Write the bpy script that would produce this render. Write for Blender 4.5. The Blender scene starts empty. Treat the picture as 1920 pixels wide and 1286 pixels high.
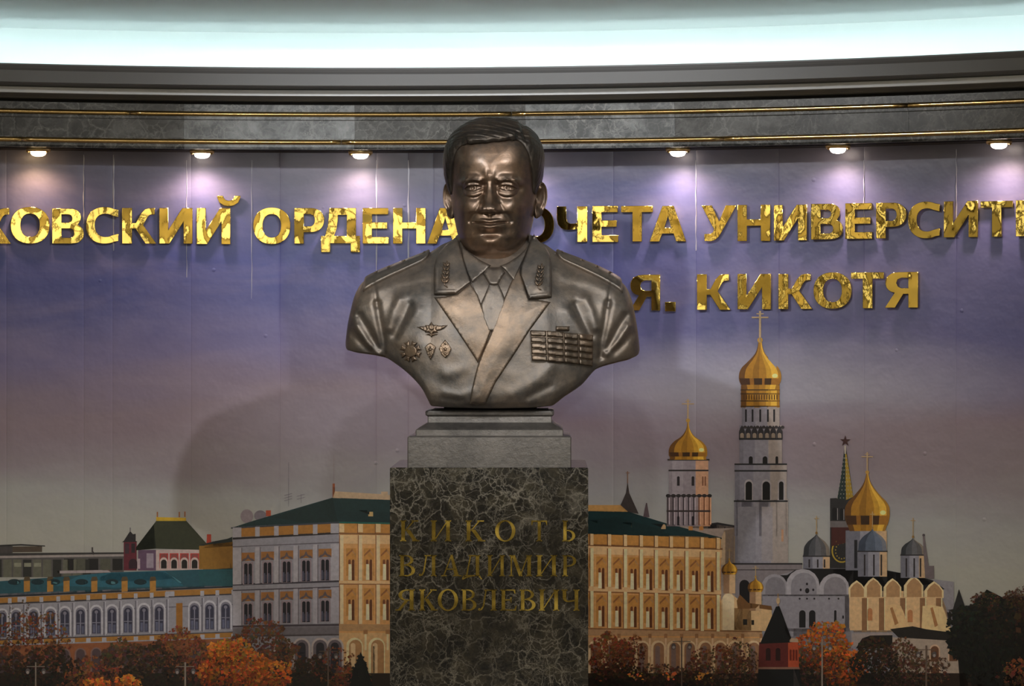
import bpy, bmesh, math, random
import numpy as np
from mathutils import Vector, Matrix
from mathutils.geometry import delaunay_2d_cdt, tessellate_polygon

# ------------------------------------------------------------------ camera, light, exposure
SC = bpy.context.scene
FPX, CX, CY, EYE = 5400.0, 960.0, 643.0, 1.6      # focal length in pixels of the 1920x1286 frame, eye height
cam_data = bpy.data.cameras.new('camera'); cam_data.sensor_width = 36.0
cam_data.lens = FPX / 1920.0 * 36.0; cam_data.clip_start = 0.05; cam_data.clip_end = 60
cam = bpy.data.objects.new('camera', cam_data); SC.collection.objects.link(cam)
cam.location = (0, 0, EYE); cam.rotation_euler = (math.pi / 2, 0, 0)
SC.camera = cam

world = bpy.data.worlds.new('world'); SC.world = world; world.use_nodes = True
world.node_tree.nodes['Background'].inputs[0].default_value = (0.6, 0.65, 0.7, 1)
world.node_tree.nodes['Background'].inputs[1].default_value = 0.02

def spot(name, loc, target, power, color, cone, blend, radius):
    d = bpy.data.lights.new(name, 'SPOT'); d.energy = power; d.color = color
    d.spot_size = math.radians(cone); d.spot_blend = blend; d.shadow_soft_size = radius
    o = bpy.data.objects.new(name, d); SC.collection.objects.link(o); o.location = loc
    v = Vector(target) - Vector(loc); o.rotation_euler = v.to_track_quat('-Z', 'Y').to_euler()
    return o
def area(name, loc, target, power, color, sx, sy):
    d = bpy.data.lights.new(name, 'AREA'); d.energy = power; d.color = color
    d.shape = 'RECTANGLE'; d.size = sx; d.size_y = sy
    o = bpy.data.objects.new(name, d); SC.collection.objects.link(o); o.location = loc
    v = Vector(target) - Vector(loc); o.rotation_euler = v.to_track_quat('-Z', 'Y').to_euler()
    return o
KEY = 150
spot('key_spot', (-1.42, 4.9, 3.12), (-0.03, 7.6, 2.10), KEY, (0.97, 0.98, 1.0), 43, 1.0, 0.05)
spot('key_spot', (1.34, 4.9, 3.12), (-0.07, 7.6, 2.10), KEY, (0.97, 0.98, 1.0), 43, 1.0, 0.05)
spot('key_spot', (-0.03, 4.7, 3.15), (-0.05, 7.55, 2.05), 66, (0.97, 0.98, 1.0), 34, 1.0, 0.07)
spot('front_spot', (0.0, 0.4, 1.98), (-0.05, 7.5, 2.06), 210, (0.93, 0.97, 1.0), 14.5, 1.0, 0.06)
# unseen ceiling area lights, added for ambient fill and reflections in the letters
for hx in (-1.9, 1.1):
    for hy in (3.0, 0.2, -3.0):
        area('hall_fill', (hx, hy, 3.36), (hx, hy, 0), 20, (1.0, 0.98, 0.95), 1.2, 0.6)

# warm lights added along the long walls, brightening what the letters mirror
for sx in (-1, 1):
    for hy in (3.6, -0.6, -4.2):
        area('wall_fill', (-0.42 + sx * 2.75, hy, 3.30), (-0.42 + sx * 3.35, hy, 1.9), 27 if sx < 0 else 17, (1.0, 0.86, 0.62), 2.6, 0.10).rotation_euler.rotate_axis('Z', 0)

area('wall_fill', (-0.42, -5.35, 3.30), (-0.42, -6.0, 1.9), 60, (1.0, 0.86, 0.62), 6.0, 0.10)  # added light on the back wall, also for the letter reflections
SC.view_settings.view_transform = 'Standard'; SC.view_settings.look = 'None'
SC.view_settings.exposure = 0.0; SC.view_settings.gamma = 1.0; SC.view_settings.use_curve_mapping = False

# ------------------------------------------------------------------ helpers
COL = SC.collection
rnd = random.Random(7)
def P(px, py, Y): return ((px - CX) / FPX * Y, Y, EYE - (py - CY) / FPX * Y)

class MB:
    """collects vertices, faces and a colour per face; build() links them as one mesh object"""
    def __init__(s): s.v = []; s.f = []; s.c = []
    def face(s, pts, col=None):
        n = len(s.v); s.v.extend(pts); s.f.append(tuple(range(n, n + len(pts)))); s.c.append(col)
    def grid(s, arr, closed=False):
        R, C = arr.shape[0], arr.shape[1]; n = len(s.v)
        s.v.extend(map(tuple, arr.reshape(-1, 3).tolist()))
        cc = C if closed else C - 1
        for r in range(R - 1):
            a = n + r * C
            for c in range(cc):
                d = (c + 1) % C
                s.f.append((a + c, a + d, a + C + d, a + C + c))
        return n
    def box(s, x0, x1, y0, y1, z0, z1):
        n = len(s.v)
        s.v += [(x0,y0,z0),(x1,y0,z0),(x1,y1,z0),(x0,y1,z0),(x0,y0,z1),(x1,y0,z1),(x1,y1,z1),(x0,y1,z1)]
        for q in ((0,3,2,1),(4,5,6,7),(0,1,5,4),(1,2,6,5),(2,3,7,6),(3,0,4,7)): s.f.append(tuple(n + i for i in q))
    def build(s, name, mat, parent=None, smooth=False, origin=None, fix=False):
        me = bpy.data.meshes.new(name)
        if origin is None:
            origin = tuple(parent['_org']) if parent is not None and '_org' in parent else (0, 0, 0)
            loc = (0, 0, 0)
        else: loc = origin
        ox, oy, oz = origin
        me.from_pydata([(x - ox, y - oy, z - oz) for x, y, z in s.v], [], s.f)
        if any(c is not None for c in s.c):
            at = me.color_attributes.new('print', 'FLOAT_COLOR', 'CORNER')
            buf = []
            for p in me.polygons:
                c = s.c[p.index]; buf += [c[0], c[1], c[2], 1.0] * p.loop_total
            at.data.foreach_set('color', buf)
        if fix:
            b = bmesh.new(); b.from_mesh(me)
            bmesh.ops.remove_doubles(b, verts=b.verts, dist=1e-6)
            bmesh.ops.recalc_face_normals(b, faces=b.faces); b.to_mesh(me); b.free()
        if smooth: me.polygons.foreach_set('use_smooth', [True] * len(me.polygons))
        if mat: me.materials.append(mat)
        me.update()
        o = bpy.data.objects.new(name, me); COL.objects.link(o)
        o['_org'] = origin
        if parent is not None: o.parent = parent
        o.location = loc if parent is None else (0, 0, 0)
        return o

def empty(name, loc):
    o = bpy.data.objects.new(name, None); COL.objects.link(o); o.location = loc; o['_org'] = loc
    o.empty_display_size = 0.05
    return o
def tag(o, label=None, cat=None, group=None, kind=None):
    if label: o['label'] = label
    if cat: o['category'] = cat
    if group: o['group'] = group
    if kind: o['kind'] = kind
    return o

def itp(tab, x):
    """smooth monotone interpolation of (x, y) pairs"""
    t = np.array(sorted(tab), float); X, Yv = t[:, 0], t[:, 1]
    h = np.diff(X); d = np.diff(Yv) / h
    m = np.zeros(len(X))
    m[0], m[-1] = d[0], d[-1]
    for i in range(1, len(X) - 1):
        m[i] = 0 if d[i-1] * d[i] <= 0 else 2 * d[i-1] * d[i] / (d[i-1] + d[i])
    x = np.clip(np.asarray(x, float), X[0], X[-1])
    k = np.clip(np.searchsorted(X, x) - 1, 0, len(X) - 2)
    u = (x - X[k]) / h[k]
    return ((1+2*u)*(1-u)**2*Yv[k] + u*(1-u)**2*h[k]*m[k] + u*u*(3-2*u)*Yv[k+1] + u*u*(u-1)*h[k]*m[k+1])
def sst(a, b, x):
    t = np.clip((np.asarray(x, float) - a) / (b - a), 0, 1); return t * t * (3 - 2 * t)
def gau(x, z, cx, cz, rx, rz, p=2.0):
    return np.exp(-(np.abs((x - cx) / rx) ** p + np.abs((z - cz) / rz) ** p))
def segd(x, z, pts):
    d = np.full(np.shape(x), 1e9)
    for (ax, az), (bx, bz) in zip(pts[:-1], pts[1:]):
        ux, uz = bx - ax, bz - az; L = ux*ux + uz*uz + 1e-9
        t = np.clip(((x-ax)*ux + (z-az)*uz) / L, 0, 1)
        d = np.minimum(d, np.hypot(x - ax - t*ux, z - az - t*uz))
    return d
def ln(x, z, pts, r): return np.exp(-(segd(x, z, pts) / r) ** 2)

_lr = random.Random(3)
_LW = [(_lr.uniform(0, 6.28), 2 * math.pi / _lr.uniform(26, 85), _lr.uniform(0, 6.28)) for _ in range(14)]
def lump(x, z, k=1.0):
    s = np.zeros(np.shape(x))
    for a, f, ph in _LW: s = s + np.sin((np.cos(a) * x + np.sin(a) * z) * f * k + ph)
    return s / 5.0

# ------------------------------------------------------------------ materials
def mat(name):
    m = bpy.data.materials.new(name); m.use_nodes = True
    nt = m.node_tree; return m, nt, nt.nodes['Principled BSDF']
def nd(nt, typ, **kw):
    n = nt.nodes.new(typ)
    for k, v in kw.items(): setattr(n, k, v)
    return n
def noise(nt, vec, scale, detail=4, rough=0.55, dist=0.0):
    n = nd(nt, 'ShaderNodeTexNoise'); n.inputs['Scale'].default_value = scale
    n.inputs['Detail'].default_value = detail; n.inputs['Roughness'].default_value = rough
    n.inputs['Distortion'].default_value = dist
    if vec is not None: nt.links.new(vec, n.inputs['Vector'])
    return n
def ramp(nt, fac, stops):
    r = nd(nt, 'ShaderNodeValToRGB'); e = r.color_ramp.elements
    while len(e) < len(stops): e.new(0.5)
    for i, (p, c) in enumerate(stops):
        e[i].position = p; e[i].color = (c[0], c[1], c[2], 1) if hasattr(c, '__len__') else (c, c, c, 1)
    nt.links.new(fac, r.inputs[0]); return r
def mix(nt, fac, a, b, mode='MIX'):
    n = nd(nt, 'ShaderNodeMix'); n.data_type = 'RGBA'; n.blend_type = mode
    for sock, v in ((n.inputs[0], fac), (n.inputs[6], a), (n.inputs[7], b)):
        if hasattr(v, 'is_output'): nt.links.new(v, sock)
        elif isinstance(v, (int, float)): sock.default_value = v
        else: sock.default_value = (v[0], v[1], v[2], 1)
    return n.outputs[2]
def bump(nt, bs, height, strength, dist):
    b = nd(nt, 'ShaderNodeBump'); b.inputs['Strength'].default_value = strength; b.inputs['Distance'].default_value = dist
    nt.links.new(height, b.inputs['Height']); nt.links.new(b.outputs[0], bs.inputs['Normal'])
def geo(nt): return nd(nt, 'ShaderNodeNewGeometry').outputs['Position']

def plaster(name, col, rough=0.7):
    m, nt, b = mat(name)
    n = noise(nt, geo(nt), 3.0, 3)
    c = mix(nt, n.outputs[0], tuple(0.94 * x for x in col), tuple(min(1, 1.05 * x) for x in col))
    nt.links.new(c, b.inputs['Base Color']); b.inputs['Roughness'].default_value = rough
    return m
def bronze(name, dark, warm, lo, hi, bs=0.17):
    m, nt, b = mat(name); p = geo(nt)
    n1 = noise(nt, p, 7.0, 5, 0.62, 0.8); n2 = noise(nt, p, 70.0, 4, 0.6); n3 = noise(nt, p, 260.0, 2)
    r = ramp(nt, n1.outputs[0], [(0.40, dark), (0.64, warm)])
    c = mix(nt, 0.35, r.outputs[0], ramp(nt, n2.outputs[0], [(0.3, tuple(0.6*x for x in dark)), (0.75, warm)]).outputs[0])
    nt.links.new(c, b.inputs['Base Color']); b.inputs['Metallic'].default_value = 0.88
    rr = nd(nt, 'ShaderNodeMapRange'); rr.inputs['To Min'].default_value = lo; rr.inputs['To Max'].default_value = hi
    nt.links.new(n2.outputs[0], rr.inputs['Value']); nt.links.new(rr.outputs[0], b.inputs['Roughness'])
    mx = nd(nt, 'ShaderNodeMath', operation='MULTIPLY_ADD'); nt.links.new(n3.outputs[0], mx.inputs[0]); mx.inputs[1].default_value = 0.35
    nt.links.new(n2.outputs[0], mx.inputs[2])
    bump(nt, b, mx.outputs[0], bs, 0.004)
    return m
def marble(name, base, mid, vein, scale, rough, veinw=1.0):
    """brecciated marble: dark lumps, thin pale webs that crowd together in patches, a few broad pale bands"""
    m, nt, b = mat(name); p = geo(nt)
    n0 = noise(nt, p, scale * 0.30, 6, 0.62)
    add = nd(nt, 'ShaderNodeVectorMath', operation='MULTIPLY_ADD')
    nt.links.new(n0.outputs['Color'], add.inputs[0]); add.inputs[1].default_value = (3.0 / scale,) * 3; nt.links.new(p, add.inputs[2])
    fac = None
    for sc_, th, ms, lo, hi in ((scale * .55, 0.045, .16, .38, .60), (scale * 1.15, 0.050, .22, .40, .60), (scale * 2.4, 0.060, .30, .50, .64)):
        v = nd(nt, 'ShaderNodeTexVoronoi', feature='DISTANCE_TO_EDGE'); v.inputs['Scale'].default_value = sc_
        nt.links.new(add.outputs[0], v.inputs['Vector'])
        r = ramp(nt, v.outputs['Distance'], [(0.0, 1.0), (th * veinw * 0.30, 0.40), (th * veinw * 1.6, 0.0)])
        mm_ = nd(nt, 'ShaderNodeVectorMath', operation='ADD'); nt.links.new(p, mm_.inputs[0]); mm_.inputs[1].default_value = (sc_, 3.1, 1.7)
        mk = ramp(nt, noise(nt, mm_.outputs[0], scale * ms, 4, 0.65, 0.6).outputs[0], [(lo, 0.04), (hi, 0.9)])
        f_ = mix(nt, 1.0, r.outputs[0], mk.outputs[0], 'MULTIPLY')
        fac = f_ if fac is None else mix(nt, 1.0, fac, f_, 'LIGHTEN')
    n2 = noise(nt, add.outputs[0], scale * 0.55, 7, 0.72)
    bc = mix(nt, ramp(nt, n2.outputs[0], [(0.44, 0.0), (0.68, 1.0)]).outputs[0], base, mid)
    bd = ramp(nt, noise(nt, add.outputs[0], scale * 0.09, 5, 0.7, 1.2).outputs[0], [(0.60, 0.0), (0.74, 0.35)])
    bc = mix(nt, bd.outputs[0], bc, vein)
    c = mix(nt, fac, bc, vein)
    nt.links.new(c, b.inputs['Base Color']); b.inputs['Roughness'].default_value = rough
    return m
def gold(name, col, rough, wave):
    m, nt, b = mat(name); p = geo(nt)
    b.inputs['Base Color'].default_value = (*col, 1); b.inputs['Metallic'].default_value = 1.0
    b.inputs['Roughness'].default_value = rough
    n1 = noise(nt, p, 13.0, 1.2, 0.4)
    n2 = noise(nt, p, 75.0, 2, 0.5)
    ad = nd(nt, 'ShaderNodeMath', operation='MULTIPLY_ADD'); nt.links.new(n2.outputs[0], ad.inputs[0]); ad.inputs[1].default_value = 0.022; nt.links.new(n1.outputs[0], ad.inputs[2])
    bump(nt, b, ad.outputs[0], wave, 0.02)
    return m
def plain(name, col, rough=0.5, metal=0.0):
    m, nt, b = mat(name)
    n = noise(nt, geo(nt), 40.0, 3)
    c = mix(nt, n.outputs[0], tuple(0.9 * x for x in col), tuple(1.08 * x for x in col))
    nt.links.new(c, b.inputs['Base Color']); b.inputs['Roughness'].default_value = rough; b.inputs['Metallic'].default_value = metal
    return m
def glow(name, col, strength):
    m, nt, b = mat(name)
    b.inputs['Base Color'].default_value = (0.9, 0.9, 0.9, 1); b.inputs['Emission Color'].default_value = (*col, 1)
    b.inputs['Emission Strength'].default_value = strength
    return m

M_bronze = bronze('bronze', (0.138, 0.130, 0.121), (0.275, 0.222, 0.174), 0.40, 0.58)
M_lapel = bronze('bronze_rubbed', (0.15, 0.132, 0.113), (0.34, 0.245, 0.170), 0.40, 0.56)
M_hair = bronze('bronze_dark', (0.045, 0.040, 0.036), (0.11, 0.085, 0.062), 0.34, 0.50, 0.3)
M_face = bronze('bronze_face', (0.080, 0.066, 0.054), (0.235, 0.145, 0.088), 0.32, 0.46, 0.12)
M_face.node_tree.nodes['Principled BSDF'].inputs['Coat Weight'].default_value = 0.45
M_face.node_tree.nodes['Principled BSDF'].inputs['Coat Roughness'].default_value = 0.30
M_relief = bronze('bronze_relief', (0.16, 0.13, 0.10), (0.30, 0.21, 0.14), 0.32, 0.5, 0.3)
M_socle = bronze('bronze_grey', (0.17, 0.16, 0.15), (0.27, 0.25, 0.23), 0.42, 0.6, 0.35)
M_marble = marble('emperador_marble', (0.010, 0.0095, 0.009), (0.070, 0.060, 0.040), (0.44, 0.40, 0.33), 38.0, 0.12, 0.75)
M_band = marble('grey_marble', (0.022, 0.022, 0.021), (0.10, 0.10, 0.095), (0.20, 0.20, 0.185), 22.0, 0.22, 0.8)
M_band2 = marble('pale_grey_marble', (0.075, 0.08, 0.082), (0.25, 0.26, 0.26), (0.30, 0.30, 0.29), 22.0, 0.22, 0.8)
M_brass = gold('polished_brass', (0.72, 0.50, 0.20), 0.16, 0.012)
M_ring = gold('satin_brass', (0.80, 0.58, 0.26), 0.42, 0.02)
M_crease = plain('vinyl_crease_glint', (0.40, 0.40, 0.46), 0.3)  # pale tone paints in the glint along the glossy creases
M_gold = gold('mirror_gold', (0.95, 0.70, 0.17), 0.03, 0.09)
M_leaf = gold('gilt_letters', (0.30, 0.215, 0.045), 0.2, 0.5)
M_white = plaster('white_plaster', (0.72, 0.73, 0.72))
M_cornice = plaster('cornice_paint', (0.155, 0.155, 0.155), 0.5)
M_fillet_lit = plaster('cornice_fillet_lit', (0.66, 0.67, 0.67), 0.5)  # lighter than the cornice: light on the shadowed strip put into its colour
M_wallp = plaster('wall_plaster', (0.40, 0.36, 0.27))
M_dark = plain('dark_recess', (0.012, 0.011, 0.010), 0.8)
M_lens = glow('lamp_lens', (1.0, 0.86, 0.74), 14.0)
M_lens_warm = glow('lamp_lens_warm', (1.0, 0.70, 0.38), 14.0)
M_led = glow('cove_led_strip', (0.73, 0.985, 1.0), 58.0)
M_pane = glow('added_glow_pane', (1.0, 0.97, 0.82), 0.66)
# ------------------------------------------------------------------ the room: a shallow round niche at the end of a hall
NX, NY, NR = -0.42, 4.45, 3.80                    # centre and radius of the niche wall in plan
PHI = math.radians(62)
def arc(phi, p, z): return (NX + (NR - p) * math.sin(phi), NY + (NR - p) * math.cos(phi), z)
def wall_xy(u, p=0.0):
    """where the sight line through picture column u meets the niche wall (p metres in front of it)"""
    k = (u - CX) / FPX; r = NR - p
    a = 1 + k * k; b = -2 * (k * NX + NY); c = NX * NX + NY * NY - r * r
    Y = (-b + math.sqrt(b * b - 4 * a * c)) / (2 * a)
    return k * Y, Y
def W(u, v, p=0.0):
    X, Y = wall_xy(u, p); return (X, Y, EYE - (v - CY) / FPX * Y)
def phi_of(u, p=0.0):
    X, Y = wall_xy(u, p); return math.atan2(X - NX, Y - NY)
def arc_strip(profile, f0=-PHI, f1=PHI, n=90, closed=True):
    """a profile [(p, z), ...] swept along the niche"""
    a = np.zeros((n + 1, len(profile), 3))
    for i in range(n + 1):
        f = f0 + (f1 - f0) * i / n
        for j, (p, z) in enumerate(profile): a[i, j] = arc(f, p, z)
    m = MB(); m.grid(a, closed)
    if closed:
        k = len(profile); m.f.append(tuple(range(k))); m.f.append(tuple(n * k + j for j in reversed(range(k))))
    return m
def struct(o): return tag(o, kind='structure')
XL, YL = arc(-PHI, 0, 0)[:2]; XR, YR = arc(PHI, 0, 0)[:2]
YB, ZC = -6.0, 3.42

m = MB(); m.box(XL - 0.2, XR + 0.2, YB - 0.2, 8.6, -0.1, 0.0)
mf, nt, b = mat('floor_stone')
nn = noise(nt, geo(nt), 2.0, 6, 0.6)
nt.links.new(ramp(nt, nn.outputs[0], [(0.3, (0.10, 0.085, 0.07)), (0.7, (0.22, 0.19, 0.16))]).outputs[0], b.inputs['Base Color']); b.inputs['Roughness'].default_value = 0.25
struct(m.build('floor', mf))
struct(arc_strip([(0, 0.0), (0, 2.488), (-0.12, 2.488), (-0.12, 0.0)]).build('wall_far', M_white))
m = MB(); m.box(XL - 0.12, XL, YB, YL + 0.03, 0, ZC); struct(m.build('wall_left', M_wallp))
m = MB(); m.box(XR, XR + 0.12, YB, YR + 0.03, 0, ZC); struct(m.build('wall_right', M_wallp))
m = MB(); m.box(XL - 0.12, XR + 0.12, YB - 0.12, YB, 0, ZC); struct(m.build('wall_back', M_wallp))
# tall glowing windows with timber frames, added for the gold letters to reflect
M_timber = plain('dark_timber', (0.05, 0.032, 0.02), 0.4)
N_WIN = 0
def added_hall_window(px_, py_, ang, w):
    global N_WIN
    N_WIN += 1; we = empty('window_%d' % N_WIN, (px_, py_, 0.9)); struct(we)
    c, s = math.cos(ang), math.sin(ang)
    def bx(mm, x0, x1, y0, y1, z0, z1):
        n = len(mm.v)
        mm.box(x0, x1, y0, y1, z0, z1)
        for i in range(n, len(mm.v)):
            x, y, z = mm.v[i]; mm.v[i] = (px_ + x * c - y * s, py_ + x * s + y * c, z)
    h = w / 2
    m = MB(); bx(m, -h, h, .004, .010, 0.9, 3.2); m.build('glow_pane', M_pane, we)
    m = MB()
    for q0, q1 in ((-h - .06, -h), (h, h + .06), (-.025, .025)): bx(m, q0, q1, 0, .06, .84, 3.26)
    for q0, q1 in ((.84, .9), (1.62, 1.66), (2.34, 2.40), (3.2, 3.26)): bx(m, -h, h, 0, .055, q0, q1)
    m.build('window_frame', M_timber, we)
for x in (-2.9, -1.6, -0.3, 1.0, 2.2): added_hall_window(x, YB, 0, .8)
for y in (-4.9, -3.7, -2.5, -1.3, 0.9, 1.9, 2.9, 3.9, 4.9):
    added_hall_window(XL, y, -math.pi / 2, .5)
for y in (-4.9, -3.9, -2.9, -1.9, -0.9, 0.5, 2.0, 3.5): added_hall_window(XR, y, math.pi / 2, .5)
m = MB(); m.box(XL - 0.12, XR + 0.12, YB - 0.12, 8.5, ZC, ZC + 0.1); struct(m.build('ceiling', M_white))
# the vault above the cove: rises from the top of the lit riser towards the hall ceiling
dome = [(-0.12, 2.488), (0.0, 2.488), (0.15, 2.496), (0.3, 2.512), (0.5, 2.540), (0.75, 2.60), (1.0, 2.71), (1.2, 2.86), (1.32, 3.05), (1.38, 3.25), (1.4, ZC)]
struct(arc_strip(dome, closed=False).build('ceiling_vault', M_white, smooth=True))

# cornice with the light trough behind its lip
corn = [(0.0, 2.279), (0.165, 2.279), (0.170, 2.281), (0.196, 2.287), (0.203, 2.2875), (0.205, 2.289), (0.205, 2.305), (0.207, 2.3065), (0.212, 2.3085),
        (0.225, 2.311), (0.245, 2.319), (0.262, 2.329), (0.276, 2.340), (0.285, 2.350), (0.2885, 2.3555), (0.290, 2.3565), (0.290, 2.361), (0.280, 2.361), (0.278, 2.312), (0.0, 2.312)]
struct(arc_strip(corn).build('trim_1', M_cornice, smooth=False))
struct(arc_strip([(0.2052, 2.2885), (0.2085, 2.289), (0.2095, 2.2895), (0.2095, 2.3045), (0.2085, 2.305), (0.2052, 2.3055)]).build('trim_3', M_fillet_lit))
led = empty('cove_light', arc(0, 0.26, 2.32))
tag(led, 'long thin glowing light strip hidden in the trough behind the cornice lip', 'light')
arc_strip([(0.262, 2.346), (0.274, 2.352), (0.277, 2.318), (0.274, 2.320)], n=70).build('housing', M_cornice, led)
arc_strip([(0.2615, 2.346), (0.2735, 2.320)], n=70, closed=False).build('diffuser', M_led, led)

# marble band: slabs between joints, with two brass rods
band = empty('trim_2', arc(0, 0.0, 2.144)); struct(band)
ub = [-520, -260, 30, 345, 665, 985, 1265, 1490, 1703, 2010, 2300]
for i, (u0, u1) in enumerate(zip(ub[:-1], ub[1:])):
    f0, f1 = phi_of(u0, 0.13), phi_of(u1, 0.13)
    jj = rnd.uniform(-0.0012, 0.0012)
    pf = [(0.09, 2.2705), (0.133, 2.2705), (0.133, 2.2285), (0.126 + jj, 2.2280), (0.126 + jj, 2.176), (0.133, 2.1755), (0.150, 2.1745), (0.150, 2.144 + 0.006), (0.147, 2.144), (0.09, 2.144)]
    o = arc_strip(pf, f0 + 0.00006, f1 - 0.00006, 14).build('marble_slab', M_band2 if i in (3, 5) else M_band, band)
struct(arc_strip([(0.0, 2.284), (0.12, 2.284), (0.12, 2.144), (0.0, 2.144)], n=60).build('band_backing', M_dark, band))
def rod(p, z, r, us):
    for u0, u1 in zip(us[:-1], us[1:]):
        f0, f1 = phi_of(u0, p), phi_of(u1, p)
        pr = [(p + r * math.cos(a), z + r * math.sin(a)) for a in np.linspace(0, 2 * math.pi, 12, endpoint=False)]
        arc_strip(pr, f0 + 0.00012, f1 - 0.00012, 26).build('brass_rod', M_brass, band, smooth=True)
rod(0.133, 2.2435, 0.0072, [-520, -120, 243, 960, 1703, 2300])
rod(0.150, 2.1640, 0.0072, [-520, 40, 640, 1358, 2300])

# ------------------------------------------------------------------ recessed spots in the soffit under the band
spots = [(72, 'warm amber glowing soffit spotlight, leftmost in the row, near the left edge of the picture', 1),
         (379, 'small round brass soffit spotlight above the letter with a breve', 0),
         (676, 'small round brass soffit spotlight nearest the bust on its left', 0),
         (975, 'small round brass soffit spotlight hidden behind the head of the bust', 0),
         (1271, 'small round brass soffit spotlight nearest the bust on its right', 0),
         (1571, 'small round brass soffit spotlight second from the right end of the row', 0),
         (1873, 'small round brass soffit spotlight at the right end, near the picture edge', 0)]
def ring_mb(c, prof, n=40):
    a = np.array([[(c[0] + r * math.cos(t), c[1] + r * math.sin(t), c[2] + z) for t in np.linspace(0, 2*math.pi, n, endpoint=False)] for r, z in prof])
    mm = MB(); mm.grid(a, True); return mm
ZS = 2.144
for u, lab, warm in spots:
    X, Y = wall_xy(u, 0.072)
    e = empty('soffit_spotlight', (X, Y, ZS)); tag(e, lab, 'spotlight', 'row of soffit spotlights')
    ring_mb((X, Y, ZS), [(0.0225, 0.004), (0.034, 0.004), (0.0348, -0.003), (0.0335, -0.0075), (0.029, -0.0090), (0.0245, -0.0082), (0.0225, 0.0)]).build('trim_ring', M_ring, e, True)
    for sx in (-1, 1):
        cm = ring_mb((X + sx * 0.0275, Y - 0.016, ZS - 0.0095), [(0.0001, 0.003), (0.0035, 0.002), (0.004, 0), (0.003, -0.0025), (0.0001, -0.0032)], 12)
        cm.build('clip', M_brass, e, True)
    ring_mb((X, Y, ZS), [(0.0222, 0.002), (0.0222, -0.008), (0.0215, -0.013), (0.0185, -0.0175), (0.0128, -0.0205), (0.006, -0.0217), (0.0003, -0.022)]).build('lens', M_lens_warm if warm else M_lens, e, True)
    col = (1.0, 0.62, 0.34) if warm else (1.0, 0.74, 0.68)
    s = spot('spot_lamp', (X, Y, ZS - 0.027), (X + (NX - X) * 0.0, Y + 0.02, 1.0), 5.5 if warm else 6.2, col, 155, 1.0, 0.018)

# ------------------------------------------------------------------ printed mural: vinyl strips and the printed skyline
mural = empty('mural', arc(0, 0.0, 0.1))
tag(mural, 'wall-sized print of a domed city skyline under a violet evening sky behind the bust', 'mural')
ms, nt, b = mat('vinyl_print_sky'); p = geo(nt)
sep = nd(nt, 'ShaderNodeSeparateXYZ'); nt.links.new(p, sep.inputs[0])
mp = nd(nt, 'ShaderNodeMapping'); mp.inputs['Scale'].default_value = (0.55, 0.2, 1.7); nt.links.new(p, mp.inputs[0])
cl = noise(nt, mp.outputs[0], 1.7, 5, 0.5, 0.3)
zz = nd(nt, 'ShaderNodeMath', operation='MULTIPLY_ADD'); nt.links.new(cl.outputs[0], zz.inputs[0]); zz.inputs[1].default_value = 0.42; nt.links.new(sep.outputs[2], zz.inputs[2])
mr = nd(nt, 'ShaderNodeMapRange'); mr.inputs['From Min'].default_value = 1.0 + 0.21; mr.inputs['From Max'].default_value = 2.2 + 0.21
nt.links.new(zz.outputs[0], mr.inputs['Value'])
sky = ramp(nt, mr.outputs[0], [(0.0, (0.52, 0.515, 0.46)), (0.13, (0.45, 0.455, 0.445)), (0.22, (0.33, 0.285, 0.31)), (0.32, (0.28, 0.215, 0.255)), (0.42, (0.18, 0.158, 0.30)),
        (0.53, (0.095, 0.100, 0.265)), (0.63, (0.058, 0.070, 0.235)), (0.72, (0.066, 0.076, 0.24)), (0.82, (0.080, 0.086, 0.205)), (0.92, (0.125, 0.120, 0.165)), (1.0, (0.15, 0.14, 0.165))])
cl2 = noise(nt, mp.outputs[0], 4.2, 6, 0.6, 0.5)
cc = mix(nt, ramp(nt, cl2.outputs[0], [(0.44, 0.0), (0.78, 0.30)]).outputs[0], sky.outputs[0], (0.36, 0.30, 0.40))
def cloud(cc, x, z, rx, rz, amt, col):
    m_ = nd(nt, 'ShaderNodeMapping'); m_.inputs['Location'].default_value = (-x / rx, 0, -z / rz); m_.inputs['Scale'].default_value = (1 / rx, 0, 1 / rz)
    wv = nd(nt, 'ShaderNodeVectorMath', operation='MULTIPLY_ADD'); nt.links.new(cl2.outputs['Color'], wv.inputs[0]); wv.inputs[1].default_value = (.25, 0, .12); nt.links.new(p, wv.inputs[2])
    nt.links.new(wv.outputs[0], m_.inputs[0]); g_ = nd(nt, 'ShaderNodeTexGradient', gradient_type='SPHERICAL'); nt.links.new(m_.outputs[0], g_.inputs[0])
    return mix(nt, ramp(nt, g_.outputs[1], [(0.0, 0.0), (0.75, amt)]).outputs[0], cc, col)
cc = cloud(cc, 0.88, 1.55, 0.75, 0.16, 0.75, (0.46, 0.45, 0.50))
cc = cloud(cc, 1.1, 1.86, 0.9, 0.34, 0.55, (0.17, 0.16, 0.27))
cc = cloud(cc, 1.15, 1.36, 0.7, 0.16, 0.6, (0.30, 0.235, 0.26))
cc = cloud(cc, -0.35, 1.45, 0.5, 0.12, 0.5, (0.36, 0.31, 0.38))
nt.links.new(cc, b.inputs['Base Color']); b.inputs['Roughness'].default_value = 0.38; b.inputs['Specular IOR Level'].default_value = 0.45
wr = noise(nt, p, 7.0, 4, 0.6)
vb_ = nd(nt, 'ShaderNodeTexVoronoi'); vb_.inputs['Scale'].default_value = 13.0; nt.links.new(p, vb_.inputs['Vector'])
bub = ramp(nt, vb_.outputs['Distance'], [(0.0, 1.0), (0.05, 0.6), (0.085, 0.0)])
sv = nd(nt, 'ShaderNodeSeparateColor'); nt.links.new(vb_.outputs['Color'], sv.inputs[0])
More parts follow.
